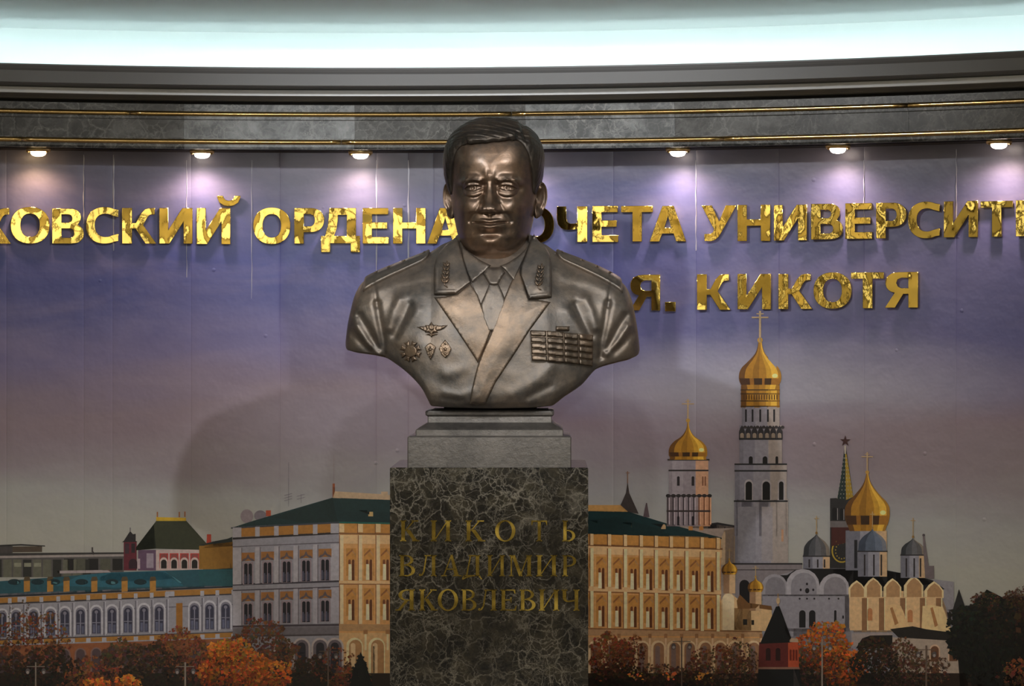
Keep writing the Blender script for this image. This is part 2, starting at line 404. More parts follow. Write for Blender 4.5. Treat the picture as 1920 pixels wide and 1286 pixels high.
bm = mix(nt, 1.0, bub.outputs[0], ramp(nt, sv.outputs[0], [(0.72, 0.0), (0.74, 1.0)]).outputs[0], 'MULTIPLY')
wb_ = nd(nt, 'ShaderNodeMath', operation='MULTIPLY_ADD'); nt.links.new(bm, wb_.inputs[0]); wb_.inputs[1].default_value = 0.5; nt.links.new(wr.outputs[0], wb_.inputs[2])
bump(nt, b, wb_.outputs[0], 0.18, 0.02)
mpnt, nt, b = mat('vinyl_print_city'); p = geo(nt)
at = nd(nt, 'ShaderNodeAttribute', attribute_name='print'); sp_ = noise(nt, p, 90.0, 3, 0.6)
nt.links.new(mix(nt, 1.0, at.outputs['Color'], ramp(nt, sp_.outputs[0], [(0.3, 0.86), (0.7, 1.1)]).outputs[0], 'MULTIPLY'), b.inputs['Base Color'])
b.inputs['Roughness'].default_value = 0.38; b.inputs['Specular IOR Level'].default_value = 0.45

seams = [-420, -280, -140, 12, 157, 211, 358, 525, 706, 766, 813, 1000, 1150, 1305, 1460, 1620, 1793, 1930, 2100, 2260]
for u0, u1 in zip(seams[:-1], seams[1:]):
    n = max(3, int((u1 - u0) / 16)); us = list(np.linspace(u0, u1, n + 1))
    us = [us[0], us[0] + 0.9, us[0] + 2.0] + us[1:-1] + [us[-1] - 2.0, us[-1] - 0.9, us[-1]]
    ps = [0.0009, 0.0013, 0.0015] + [0.0015] * (n - 1) + [0.0015, 0.0013, 0.0009]
    k = rnd.uniform(0.0, 0.0002)
    zs = [0.10] + list(np.linspace(0.4, 2.1445, 12))
    a = np.array([[(*wall_xy(u, pp + (k if pp > 0.0014 else 0)), z) for u, pp in zip(us, ps)] for z in zs])
    mm = MB(); mm.grid(a); mm.build('vinyl_strip', ms, mural, True)
# raised wrinkles along some of the seams
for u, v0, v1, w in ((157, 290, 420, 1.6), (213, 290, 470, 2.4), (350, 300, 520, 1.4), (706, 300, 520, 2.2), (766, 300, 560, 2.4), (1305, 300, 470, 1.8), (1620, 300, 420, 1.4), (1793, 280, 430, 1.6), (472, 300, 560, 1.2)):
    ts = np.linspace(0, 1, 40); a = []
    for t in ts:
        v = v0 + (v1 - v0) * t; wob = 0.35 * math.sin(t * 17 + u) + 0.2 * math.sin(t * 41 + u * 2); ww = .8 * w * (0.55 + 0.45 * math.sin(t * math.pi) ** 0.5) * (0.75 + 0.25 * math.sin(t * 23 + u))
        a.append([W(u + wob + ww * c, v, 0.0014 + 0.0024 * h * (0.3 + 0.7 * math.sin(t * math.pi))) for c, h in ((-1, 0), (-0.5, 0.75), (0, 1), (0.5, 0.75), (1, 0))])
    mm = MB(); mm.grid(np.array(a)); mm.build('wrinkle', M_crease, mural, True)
struct(arc_strip([(0.0, 0.0), (0.02, 0.0), (0.02, 0.09), (0.012, 0.10), (0.0, 0.10)]).build('baseboard_far', M_band))
# ---- the printed skyline: flat ink shapes lying on the vinyl (paper-thin because they are print)
GW = 16.0
class Print:
    def __init__(s): s.m = MB(); s.layer = 0
    def clip(s, poly, a, keep_right):
        out = []; n = len(poly)
        for i in range(n):
            p, q = poly[i], poly[(i + 1) % n]
            pin = p[0] >= a if keep_right else p[0] <= a; qin = q[0] >= a if keep_right else q[0] <= a
            if pin: out.append(p)
            if pin != qin:
                t = (a - p[0]) / (q[0] - p[0]); out.append((a, p[1] + t * (q[1] - p[1])))
        return out
    def tri(s, pts, col):
        col = tuple(min(1.0, 1.38 * c ** 1.32) for c in col)          # the print is contrasty
        p = 0.0022 + s.layer * 0.00006
        v3 = [Vector((x, y, 0)) for x, y in pts]
        base = len(s.m.v); s.m.v.extend(W(x, y, p) for x, y in pts)
        for t in tessellate_polygon([v3]):
            s.m.f.append(tuple(base + i for i in t)); s.m.c.append(col)
    def poly(s, pts, col, jit=0.0):
        if jit: k = 1 + rnd.uniform(-jit, jit); col = tuple(c * k for c in col)
        xs = [q[0] for q in pts]; x0, x1 = min(xs), max(xs)
        if x1 - x0 < 6: s.tri(pts, col); return
        g0, g1 = math.floor(x0 / GW), math.ceil(x1 / GW)
        for g in range(g0, g1):
            c = s.clip(s.clip(pts, g * GW, True), (g + 1) * GW, False)
            if len(c) >= 3: s.tri(c, col)
    def rect(s, x0, y0, x1, y1, col, jit=0.0): s.poly([(x0, y0), (x1, y0), (x1, y1), (x0, y1)], col, jit)
    def band(s, top, bot, col):
        """between two polylines given as [(x, y)...]"""
        s.poly(list(top) + list(reversed(bot)), col)
    def line(s, pts, w, col):
        for (ax, ay), (bx, by) in zip(pts[:-1], pts[1:]):
            L = math.hypot(bx - ax, by - ay) + 1e-9; nx, ny = -(by - ay) / L * w / 2, (bx - ax) / L * w / 2
            s.poly([(ax + nx, ay + ny), (bx + nx, by + ny), (bx - nx, by - ny), (ax - nx, ay - ny)], col)
    def ell(s, cx, cy, rx, ry, col, a0=0, a1=360, n=18):
        s.poly([(cx + rx * math.cos(math.radians(a0 + (a1 - a0) * i / n)), cy - ry * math.sin(math.radians(a0 + (a1 - a0) * i / n))) for i in range(n + (0 if a1 - a0 >= 360 else 1))], col)
    def arch(s, cx, y0, y1, w, col, pt=False):
        h = w / 2
        if pt: top = [(cx - h, y0 + h), (cx - h * .55, y0 + h * .4), (cx, y0), (cx + h * .55, y0 + h * .4), (cx + h, y0 + h)]
        else: top = [(cx - h * math.cos(a), y0 + h - h * math.sin(a)) for a in np.linspace(0, math.pi, 9)]
        s.poly([(cx - h, y1)] + top + [(cx + h, y1)], col)
    def revolve(s, cx, prof, cols, y=None):
        """a turned shape seen from the front: profile [(y, half width)], cols = [(position -1..1, colour)] across the width"""
        ys = [q[0] for q in prof]; yy = np.linspace(ys[0], ys[-1], max(8, int(abs(ys[-1] - ys[0]) / 1.6)))
        hw = itp(prof, yy)
        for (a, c), (b_, _) in zip(cols[:-1], cols[1:]):
            s.poly([(cx + a * h, q) for q, h in zip(yy, hw)] + [(cx + b_ * h, q) for q, h in reversed(list(zip(yy, hw)))], c)
    def up(s): s.layer += 1
PR = Print()
def fr(ox, oy, k):
    return lambda *pts: [(ox + x / k, oy + y / k) for x, y in pts]
A = fr(0, 880, 3.1675); B = fr(380, 860, 3.0184); D = fr(1090, 860, 3.0194); E = fr(1340, 780, 2.5417); G = fr(1560, 800, 2.647); I = fr(1220, 570, 2.989)
def one(f, x, y): return f((x, y))[0]

OCHRE, OCHRE2 = (0.46, 0.26, 0.08), (0.62, 0.35, 0.12)
WHT, WHT2, SHD = (0.50, 0.49, 0.53), (0.40, 0.39, 0.43), (0.13, 0.125, 0.15)
TEAL, TEALL, TEALD = (0.05, 0.15, 0.185), (0.09, 0.26, 0.34), (0.026, 0.070, 0.074)
CREAM, PEACH, PEACHD = (0.80, 0.57, 0.33), (0.72, 0.44, 0.20), (0.40, 0.20, 0.09)
DK = (0.022, 0.020, 0.024); GOLD0, GOLD1, GOLD2, GOLD3 = (0.17, 0.08, 0.014), (0.46, 0.26, 0.04), (0.80, 0.52, 0.10), (1.0, 0.85, 0.45)
# far modern block on the left
PR.poly(A((-60,640),(-60,512),(735,505),(735,640)), (0.16,0.15,0.15))
PR.poly(A((0,505),(75,505),(75,455),(-40,455),(-40,505)), (0.11,0.10,0.10)); PR.poly(A((75,492),(75,458),(250,456),(250,490)), (0.14,0.11,0.085))
PR.up()
PR.poly(A((-40,460),(-40,450),(125,443),(268,452),(268,458),(125,452)), (0.05,0.048,0.05))
PR.poly(A((-60,513),(-60,497),(735,492),(735,502)), (0.085,0.08,0.08)); PR.poly(A((-60,528),(-60,514),(735,503),(735,516)), (0.42,0.38,0.37))
for i in range(10):
    x = -40 + i * 59
    PR.poly(A((x,640),(x,535),(x+50,535),(x+50,640)), (0.20,0.20,0.16) if i % 3 else (0.06,0.06,0.055))
    if i in (2,3,4): PR.up(); PR.poly(A((x+6,578),(x+6,555),(x+48,555),(x+48,578)), (0.34,0.34,0.27)); PR.layer -= 1
for i in range(5): PR.poly(A((380+i*72,600),(380+i*72,530),(440+i*72,530),(440+i*72,598)), (0.035,0.032,0.034) if i%2==0 else (0.15,0.15,0.12))
PR.poly(A((318,640),(318,602),(640,597),(660,612),(345,618),(345,640)), (0.46,0.41,0.42)); PR.poly(A((620,600),(622,545),(645,545),(648,600)), (0.45,0.07,0.06))
for x, y in ((548,470),(553,496)): PR.rect(*one(A,x-4,y-8), *one(A,x+5,y+22), (0.10,0.09,0.09))
PR.up()
# red tower house with the dark hipped roof
PR.poly(A((820,600),(820,478),(926,478),(926,600)), (0.20,0.13,0.20)); PR.poly(A((926,600),(926,478),(1207,474),(1207,600)), (0.60,0.50,0.48))
PR.poly(A((735,600),(735,430),(812,430),(812,600)), (0.20,0.045,0.07)); PR.poly(A((1207,600),(1207,450),(1290,438),(1380,440),(1380,600)), (0.27,0.16,0.05))
PR.up()
for i in range(4):
    x = 947 + i * 61
    PR.poly(A((x,588),(x,498),(x+52,498),(x+52,588)), (0.55,0.09,0.075)); PR.up()
    PR.poly(A((x+4,535),(x+8,502),(x+44,502),(x+48,535),(x+26,515)), (0.33,0.13,0.12)); PR.arch(*one(A,x+26,522),one(A,0,588)[1],15,(0.62,0.52,0.48)); PR.up(); PR.arch(*one(A,x+26,535),one(A,0,588)[1],10.5,(0.035,0.03,0.03)); PR.layer -= 2
PR.poly(A((870,585),(870,498),(912,498),(912,585)), (0.42,0.36,0.42)); PR.poly(A((880,560),(880,510),(905,510),(905,560)), (0.10,0.08,0.12)); PR.poly(A((815,590),(815,530),(832,530),(832,590)), (0.55,0.45,0.48))
PR.poly(A((742,500),(742,440),(766,440),(766,500)), (0.10,0.06,0.08)); PR.poly(A((780,495),(780,440),(802,440),(802,495)), (0.06,0.04,0.05)); PR.arch(*one(A,790,530),one(A,0,590)[1],16,(0.07,0.03,0.05))
PR.up()
PR.poly(A((808,480),(808,462),(930,303),(1105,303),(1238,452),(1208,478),(925,470)), (0.072,0.080,0.048)); PR.poly(A((808,480),(808,462),(930,303),(928,470)), (0.040,0.050,0.040))
PR.poly(A((724,432),(735,424),(773,366),(790,385),(806,382),(806,424),(818,430)), (0.05,0.045,0.05)); PR.poly(A((1225,452),(1230,385),(1252,385),(1256,450)), (0.50,0.10,0.06))
PR.up(); PR.poly(A((928,306),(928,283),(1105,287),(1105,306)), (0.62,0.44,0.06)); PR.poly(A((1380,455),(1210,460),(1290,436),(1380,400)), (0.035,0.045,0.045))
for x, y in ((935,262),(1065,262),(1098,260)): PR.rect(*one(A,x-4,y-10), *one(A,x+4,y+22), (0.40,0.20,0.10))
PR.rect(*one(A,771,345), *one(A,776,370), (0.2,0.18,0.2))
PR.up()
# the long palace wing with its teal roof
NW = 44
def sl(x, y0, y1, x0=-60, x1=1400): return y0 + (y1 - y0) * (x - x0) / (x1 - x0)
PR.poly(A((-60,1290),(-60,740),(1400,685),(1400,1290)), WHT2)
rt = [(-60,668),(120,655),(330,640),(650,612),(900,603),(1400,588)]
PR.poly(A(*rt, (1400,692), (-60,752)), TEAL)
PR.up()
PR.poly(A((330,690),(480,628),(650,612),(980,602),(1090,690),(700,702)), (0.06,0.20,0.26)); PR.poly(A((560,660),(640,616),(980,606),(1040,650),(800,664)), TEALL)
PR.poly(A((960,612),(985,610),(1080,672),(1062,676)), (0.16,0.36,0.42))
PR.band(A((-60,752),(1400,692)), A((-60,762),(1400,700)), (0.04,0.045,0.055))
PR.band(A((-60,796),(1400,736)), A((-60,806),(1400,744)), (0.10,0.09,0.10)); PR.band(A((-60,764),(1400,702)), A((-60,796),(1400,736)), OCHRE)
PR.band(A((-60,860),(1400,798)), A((-60,866),(1400,804)), (0.22,0.21,0.25)); PR.band(A((-60,1010),(1400,962)), A((-60,1018),(1400,968)), (0.13,0.12,0.14))
PR.band(A((-60,1018),(1400,968)), A((-60,1042),(1400,996)), OCHRE); PR.band(A((-60,1050),(1400,1003)), A((-60,1290),(1400,1290)), (0.36,0.16,0.08))
PR.up()
for x in (160,298,395,560,740,908): 
    PR.poly(A((x-18,728),(x-18,664),(x+18,660),(x+18,724)), (0.52,0.30,0.09)); PR.poly(A((x-22,664),(x-14,638),(x+14,636),(x+22,660)), (0.16,0.12,0.07))
    PR.ell(*one(A,x-75,668), 12, 5.5, (0.02,0.06,0.075)); PR.ell(*one(A,x-66,672), 7, 3, (0.14,0.30,0.33))
cols = [-78, 12, 95, 200, 300, 385, 478, 572, 665, 760, 855, 945, 1155, 1245, 1340]
for i, x in enumerate(cols):
    dy = sl(x, 0, -56)
    x2 = (x + 46)
    PR.poly(A((x2-11,798+dy),(x2-11,768+dy),(x2+11,767+dy),(x2+11,797+dy)), WHT); PR.poly(A((x2-12,1046+dy*.8),(x2-12,1018+dy*.8),(x2+14,1017+dy*.8),(x2+14,1045+dy*.8)), WHT)
    PR.poly(A((x2-4,1010+dy),(x2-4,810+dy),(x2+4,810+dy),(x2+4,1010+dy)), (0.25,0.24,0.28)); PR.poly(A((x2+5,1010+dy),(x2+5,810+dy),(x2+11,810+dy),(x2+11,1010+dy)), (0.54,0.53,0.58))
    y0 = one(A,0,830+dy)[1]; yb = one(A,0,1004+dy)[1]; cx = x / 3.1675
    PR.arch(cx, y0 - 1, yb, 24, (0.60,0.59,0.63)); PR.up(); PR.arch(cx, y0 + 3, yb, 18.5, (0.30,0.29,0.34)); PR.up(); PR.arch(cx, y0 + 7, yb - 2, 15.5, (0.085,0.085,0.13)); PR.up()
    PR.rect(cx - .9, y0 + 14, cx + .9, yb, (0.34,0.34,0.42)); PR.ell(cx, y0 + 13, 3.2, 3.2, (0.30,0.29,0.35)); PR.rect(cx - 7.5, y0 + 32, cx + 7.5, y0 + 33.6, (0.30,0.30,0.36)); PR.rect(cx - 6.5, y0 + 36, cx - 2, yb - 3, (0.20,0.21,0.30)); PR.rect(cx + 2, y0 + 38, cx + 6.5, yb - 3, (0.17,0.18,0.26)); PR.layer -= 3
    PR.arch(cx, one(A,0,1080+dy)[1], one(A,0,1250)[1], 22, (0.30,0.20,0.18)); PR.up(); PR.arch(cx, one(A,0,1088+dy)[1], one(A,0,1250)[1], 16, (0.14,0.10,0.11)); PR.layer -= 1
for x in (130, 1010):
    PR.poly(A((x-26,795+sl(x,0,-56)),(x-26,765+sl(x,0,-56)),(x+26,764+sl(x,0,-56)),(x+26,794+sl(x,0,-56))), WHT)
PR.poly(A((1046,965),(1046,795),(1084,793),(1084,963)), (0.42,0.22,0.06))
PR.up()
# yellow back house and the big palace block
PR.poly(B((-20,625),(-20,490),(170,470),(170,625)), (0.36,0.21,0.05)); PR.poly(B((-30,492),(60,468),(165,448),(172,492)), (0.03,0.045,0.045)); PR.rect(*one(B,24,428), *one(B,48,482), (0.50,0.10,0.06))
PR.poly(B((-20,718),(-20,630),(172,618),(172,722)), (0.045,0.15,0.17)); PR.poly(B((0,505),(0,498),(170,485),(170,495)), (0.20,0.12,0.04))
for x in (65,150): PR.rect(*one(B,x-14,590), *one(B,x+16,618), (0.05,0.04,0.04))
PR.ell(*one(B,250,325), 12, 13, (0.36,0.31,0.33)); PR.ell(*one(B,326,322), 11.5, 10, (0.28,0.25,0.28)); PR.rect(*one(B,358,292), *one(B,386,325), (0.50,0.13,0.06))
PR.line(B((486,20),(486,270)), 0.8, (0.26,0.24,0.26)); PR.line(B((742,-20),(742,150)), 0.8, (0.35,0.30,0.30)); PR.line(B((557,200),(557,250)), 0.8, (0.26,0.24,0.26))
for y, x in ((200,486),(215,486),(230,486),(205,557),(222,557)): PR.line(B((x-24,y+8),(x+20,y-4)), 0.8, (0.24,0.22,0.25))
PR.up()
PR.poly(B((170,1420),(170,385),(772,358),(772,1420)), WHT2)
PR.poly(B((772,1420),(772,358),(1300,372),(1300,1420)), PEACH)
PR.poly(B((160,392),(290,350),(735,220),(768,222),(1300,240),(1300,372),(772,358)), TEALD)
PR.poly(B((736,222),(736,160),(748,160),(748,184),(1010,200),(1010,186),(1048,186),(1048,204),(1300,215),(1300,242)), (0.60,0.47,0.33)); PR.rect(*one(B,735,140), *one(B,748,218), (0.40,0.15,0.07))
PR.up()
PR.poly(B((400,330),(735,222),(765,355),(560,362)), (0.022,0.056,0.056)); PR.poly(B((768,224),(1300,242),(1300,300),(800,300)), (0.03,0.078,0.08))
PR.poly(B((880,292),(950,290),(950,318)), (0.006,0.018,0.02)); PR.arch(*one(B,951,292), one(B,0,326)[1], 9, (0.62,0.48,0.25))
PR.poly(B((772,366),(772,356),(1300,366),(1300,376)), (0.05,0.20,0.16)); PR.poly(B((160,396),(160,388),(772,356),(772,366)), (0.10,0.11,0.13))
def lface(y0, y1): return B((170, y0 + 0.0), (772, y0 - 22), (772, y1 - 22), (170, y1))
PR.poly(B((215,442),(215,392),(730,368),(730,418)), (0.48,0.26,0.075)); PR.poly(B((170,458),(170,446),(772,414),(772,426)), (0.055,0.045,0.05)); PR.poly(B((170,500),(170,496),(772,470),(772,476)), (0.20,0.18,0.2))
PR.poly(B((170,718),(170,708),(772,688),(772,698)), (0.10,0.09,0.11)); PR.poly(B((170,748),(170,742),(772,722),(772,730)), (0.13,0.11,0.13)); PR.poly(B((170,955),(170,943),(772,934),(772,946)), (0.12,0.10,0.12)); PR.poly(B((170,1000),(170,958),(772,948),(772,992)), (0.25,0.23,0.25)); PR.poly(B((170,1010),(170,1000),(772,990),(772,1000)), (0.14,0.12,0.13))
PR.poly(B((772,418),(772,365),(1300,374),(1300,424)), OCHRE2); PR.poly(B((772,428),(772,418),(1300,424),(1300,434)), (0.34,0.19,0.09)); PR.poly(B((772,480),(772,430),(1300,436),(1300,486)), CREAM); PR.poly(B((772,706),(772,690),(1300,694),(1300,710)), CREAM); PR.poly(B((772,712),(772,706),(1300,710),(1300,716)), PEACHD); PR.poly(B((772,975),(772,935),(1300,940),(1300,975)), (0.56,0.37,0.20)); PR.poly(B((772,1290),(772,985),(1300,985),(1300,1290)), (0.72,0.50,0.27))
PR.up()
def window_l(f, x, y, sc=1.0):
    PR.poly(f((x-37,y+45),(x-37,y-2),(x+37,y-4),(x+37,y+43)), (0.44,0.235,0.09)); PR.up()
    PR.poly(f((x-36,y+48),(x-30,y+34),(x-12,y+28),(x,y+4),(x+12,y+28),(x+30,y+33),(x+36,y+46),(x+20,y+44),(x,y+30),(x-20,y+45)), (0.20,0.16,0.17)); PR.poly(f((x-30,y+178),(x-30,y+52),(x+30,y+50),(x+30,y+177)), (0.40,0.33,0.36)); PR.up()
    for s_ in (-12, 12):
        c = one(f, x + s_, y + 58); PR.arch(c[0], c[1], one(f, 0, y + 176)[1], 6.6, (0.030,0.028,0.042)); PR.up()
        PR.poly(f((x+s_-8,y+172),(x+s_-8,y+120),(x+s_-1,y+118),(x+s_-1,y+172)), (0.17,0.17,0.24)); PR.poly(f((x+s_+2,y+170),(x+s_+2,y+130),(x+s_+7,y+126),(x+s_+7,y+170)), (0.11,0.11,0.16)); PR.layer -= 1
    PR.layer -= 2
for i, x in enumerate((257, 367, 475, 585, 693)):
    window_l(B, x, 534 - i * 5.5); window_l(B, x, 762 - i * 4.5)
for i, x in enumerate((195, 310, 417, 527, 637, 748)):
    o = i * 4.6; w = 24 if i in (0, 5) else 13
    PR.poly(B((x-w,445-o),(x-w,390-o),(x+w,389-o),(x+w,444-o)), (0.48,0.46,0.49))
    PR.poly(B((x-w,712-o),(x-w,505-o),(x+w,504-o),(x+w,710-o)), (0.52,0.50,0.53)); PR.poly(B((x-w,944-o*.6),(x-w,750-o),(x+w,749-o),(x+w,943-o*.6)), (0.50,0.48,0.52))
    PR.poly(B((x+w,712-o),(x+w,505-o),(x+w+4,504-o),(x+w+4,710-o)), (0.17,0.14,0.16)); PR.poly(B((x+w,944-o*.6),(x+w,750-o),(x+w+4,749-o),(x+w+4,943-o*.6)), (0.17,0.14,0.16))
for x in (452, 560, 665, 748):
    c = one(B, x, 1012); PR.arch(c[0], c[1], 1270, 33, (0.56,0.50,0.48)); PR.up(); PR.arch(c[0], c[1] + 4, 1270, 26, (0.22,0.19,0.21)); PR.up(); PR.arch(c[0], c[1] + 9, 1270, 15, (0.05,0.045,0.06)); PR.rect(c[0]-1, c[1]+20, c[0]+1, 1262, (0.35,0.33,0.38)); PR.rect(c[0]-7, c[1]+28, c[0]+7, c[1]+30, (0.33,0.31,0.36)); PR.layer -= 2
def window_r(f, x, y):
    PR.poly(f((x-28,y+150),(x-28,y-6),(x+30,y-6),(x+30,y+150)), OCHRE2); PR.up()
    PR.poly(f((x-26,y+42),(x-26,y+30),(x+6,y-2),(x+12,y+6)), PEACHD); PR.poly(f((x+8,y+2),(x+28,y+30),(x+24,y+40),(x+6,y+14)), (0.56,0.34,0.17)); PR.poly(f((x-16,y+178),(x-16,y+60),(x+24,y+60),(x+24,y+178)), (0.66,0.40,0.19)); PR.up()
    c = one(f, x - 9, y + 58); PR.arch(c[0], c[1], one(f, 0, y + 84)[1], 4.6, (0.28,0.12,0.055)); c = one(f, x + 12, y + 58); PR.arch(c[0], c[1], one(f, 0, y + 176)[1], 4.6, (0.22,0.095,0.045))
    PR.poly(f((x-16,y+174),(x-14,y+84),(x+2,y+84),(x+4,y+174)), (0.90,0.73,0.52)); PR.poly(f((x+4,y+176),(x+4,y+70),(x+8,y+70),(x+9,y+176)), (0.34,0.16,0.07)); PR.layer -= 2
for x in (840, 940, 1035, 1130, 1225):
    window_r(B, x, 512); window_r(B, x, 738)
for x in (787, 893, 993, 1090, 1185):
    for y0, y1 in ((432, 690), (712, 935)):
        PR.poly(B((x-10,y1),(x-10,y0),(x+10,y0),(x+10,y1)), (0.84,0.66,0.44)); PR.poly(B((x-15,y1),(x-15,y0),(x-10,y0),(x-10,y1)), (0.44,0.22,0.10))
    PR.poly(B((x-14,416),(x-14,368),(x+14,369),(x+14,417)), (0.82,0.62,0.38)); PR.poly(B((x-18,424),(x-18,368),(x-14,368),(x-14,424)), (0.28,0.13,0.06))
for x in (860, 985, 1110):
    c = one(B, x, 1012); PR.arch(c[0], c[1], 1275, 31, (0.88,0.70,0.46)); PR.up(); PR.arch(c[0]+1.5, c[1] + 4, 1275, 24, (0.52,0.32,0.16)); PR.up(); PR.arch(c[0]-3, c[1] + 10, 1270, 9, (0.78,0.60,0.38)); PR.arch(c[0]-5, c[1] + 14, 1262, 4, (0.22,0.13,0.09)); PR.layer -= 2
    c = one(B, x + 62, 980); PR.rect(c[0]-4, c[1]-4, c[0]+4, c[1]+4, (0.46,0.26,0.12)); PR.rect(c[0]-2, c[1]+4, c[0]+2, c[1]+34, (0.86,0.68,0.45))
PR.up(); PR.up(); PR.up()
# right-hand end of the palace
PR.poly(D((560,470),(560,372),(770,372),(870,388),(870,800),(790,800),(790,470)), (0.44,0.37,0.33)); PR.poly(D((740,600),(740,405),(800,408),(868,392),(868,600)), (0.56,0.44,0.31)); PR.poly(D((600,390),(690,372),(770,360),(872,378),(872,392),(690,396)), (0.055,0.05,0.055))
PR.up()
PR.poly(D((-120,1420),(-120,415),(790,445),(790,970),(1022,985),(1022,1420)), PEACH); PR.poly(D((-120,420),(-120,288),(45,294),(265,300),(480,365),(795,447),(795,455)), TEALD)
PR.poly(D((-120,294),(-120,262),(265,262),(268,302),(45,297)), (0.60,0.38,0.16)); PR.poly(D((264,302),(264,260),(272,260),(272,302)), (0.68,0.52,0.40))
PR.up()
PR.poly(D((-120,360),(200,330),(460,400),(500,440),(-120,422)), (0.024,0.06,0.062))
for x, y in ((100,362),(276,374),(452,382)):
    PR.poly(D((x-58,y-16),(x+14,y-12),(x+4,y+8)), (0.006,0.018,0.02)); PR.arch(*one(D,x+13,y-12), one(D,0,y+16)[1], 8.5, (0.62,0.46,0.28))
for x in (520, 620, 680): PR.rect(*one(D,x-13,362 if x>600 else 335), *one(D,x+11,405 if x>600 else 370), (0.58,0.30,0.11) if x>600 else (0.12,0.15,0.07))
PR.poly(D((-120,480),(-120,418),(790,452),(790,510)), OCHRE2); PR.poly(D((-120,488),(-120,478),(800,506),(800,516)), (0.30,0.16,0.08)); PR.poly(D((-120,535),(-120,490),(795,516),(795,560)), CREAM)
PR.poly(D((-120,745),(-120,718),(792,742),(792,768)), CREAM); PR.poly(D((-120,752),(-120,745),(792,768),(792,775)), PEACHD); PR.poly(D((-120,962),(-120,955),(1022,975),(1022,982)), (0.36,0.20,0.10)); PR.poly(D((-120,1000),(-120,962),(1022,982),(1022,1008)), (0.56,0.37,0.22)); PR.poly(D((-120,1420),(-120,1008),(1022,1015),(1022,1420)), (0.62,0.42,0.25))
PR.up()
for i, x in enumerate((20, 110, 205, 292, 380, 468, 553, 640, 727)): window_r(D, x + 2, 557 + i * 2.6); window_r(D, x + 2, 772 + i * 2)
for i, x in enumerate((60, 160, 250, 340, 425, 510, 598, 685, 775)):
    o = i * 2.8; w = 9
    PR.poly(D((x-w,488+o),(x-w,424+o),(x+w,425+o),(x+w,489+o)), (0.80,0.60,0.36)); PR.poly(D((x-w-6,492+o),(x-w-6,424+o),(x-w,425+o),(x-w,493+o)), (0.26,0.13,0.06))
    for y0, y1 in ((505, 722), (748, 955)):
        PR.poly(D((x-w,y1+o),(x-w,y0+o),(x+w,y0+o),(x+w,y1+o)), (0.90,0.72,0.48)); PR.poly(D((x-w-6,y1+o),(x-w-6,y0+o),(x-w,y0+o),(x-w,y1+o)), (0.42,0.20,0.09))
for x in (80, 170, 258, 345, 435, 525, 610, 700, 785, 870, 975):
    c = one(D, x, 1028); PR.arch(c[0], c[1], 1270, 27, (0.80,0.62,0.42)); PR.up(); PR.arch(c[0] + 1, c[1] + 4, 1270, 20, (0.42,0.25,0.15)); PR.up(); PR.arch(c[0] - 1, c[1] + 10, 1270, 9, (0.30,0.22,0.20)); PR.layer -= 2
    c = one(D, x + 43, 1000); PR.rect(c[0]-3, c[1]-3, c[0]+3, c[1]+5, (0.44,0.25,0.13)); PR.rect(c[0]-1.5, c[1]+5, c[0]+1.5, c[1]+40, (0.76,0.58,0.40))
PR.up(); PR.up(); PR.up()
GRAD = [(-1, (0.20,0.10,0.02)), (-0.72, GOLD1), (-0.35, (0.36,0.20,0.03)), (-0.05, GOLD1), (0.3, (0.60,0.37,0.06)), (0.55, GOLD2), (0.86, GOLD1), (1, GOLD0)]
def onion(f, cx, prof, cross_top, k, hi=True):
    cxp = one(f, cx, 0)[0]; pr = [(one(f, 0, y)[1], hw / k) for y, hw in prof]
    PR.revolve(cxp, pr, GRAD); PR.up()
    ymid = prof[-1][0]; big = max(prof, key=lambda q: q[1])
    PR.revolve(cxp, [(one(f,0,big[0]+6)[1], big[1]/k*.99), (one(f,0,big[0]+(ymid-big[0])*.62)[1], big[1]/k*.93)], [(-0.98, (0.10,0.045,0.012)), (-0.5,(0.34,0.17,0.03)), (-0.3,(0.08,0.04,0.012)), (0.1,(0.40,0.2,0.04)), (0.22,(0.10,0.05,0.012)), (0.55,(0.42,0.22,0.04)), (0.98,(0.12,0.05,0.012))])
    if hi: PR.ell(cxp + big[1]/k*.70, one(f,0,big[0]-8)[1], big[1]/k*.13, big[1]/k*.10, (1.0, 0.80, 0.38))
    yt = one(f, 0, cross_top)[1]; yb = one(f, 0, prof[0][0])[1]; h = yb - yt; c = (0.50,0.38,0.24)
    PR.line([(cxp, yt), (cxp, yb + 2)], max(1.6, h * .07), c); PR.line([(cxp - h * .28, yt + h * .22), (cxp + h * .28, yt + h * .22)], max(1.2, h * .05), c); PR.line([(cxp - h * .12, yt + h * .1), (cxp + h * .12, yt + h * .1)], max(1, h * .035), c)
    PR.ell(cxp, yb - 1, max(2, h * .09), max(2, h * .09), (0.52,0.34,0.10)); PR.layer -= 1
TW = lambda l, m_, r: [(-1, tuple(c*.85 for c in l)), (-0.82, l), (-0.30, tuple(c*1.05 for c in l)), (-0.28, m_), (0.34, tuple(c*1.06 for c in m_)), (0.36, r), (0.9, r), (1, tuple(c*.8 for c in r))]
def drum(f, cx, y0, y1, hw, k, cols): PR.revolve(one(f,cx,0)[0], [(one(f,0,y0)[1], hw/k), (one(f,0,y1)[1], hw/k)], cols)
K7, K5, K6, K4 = 2.989, 2.5417, 2.647, 3.0194
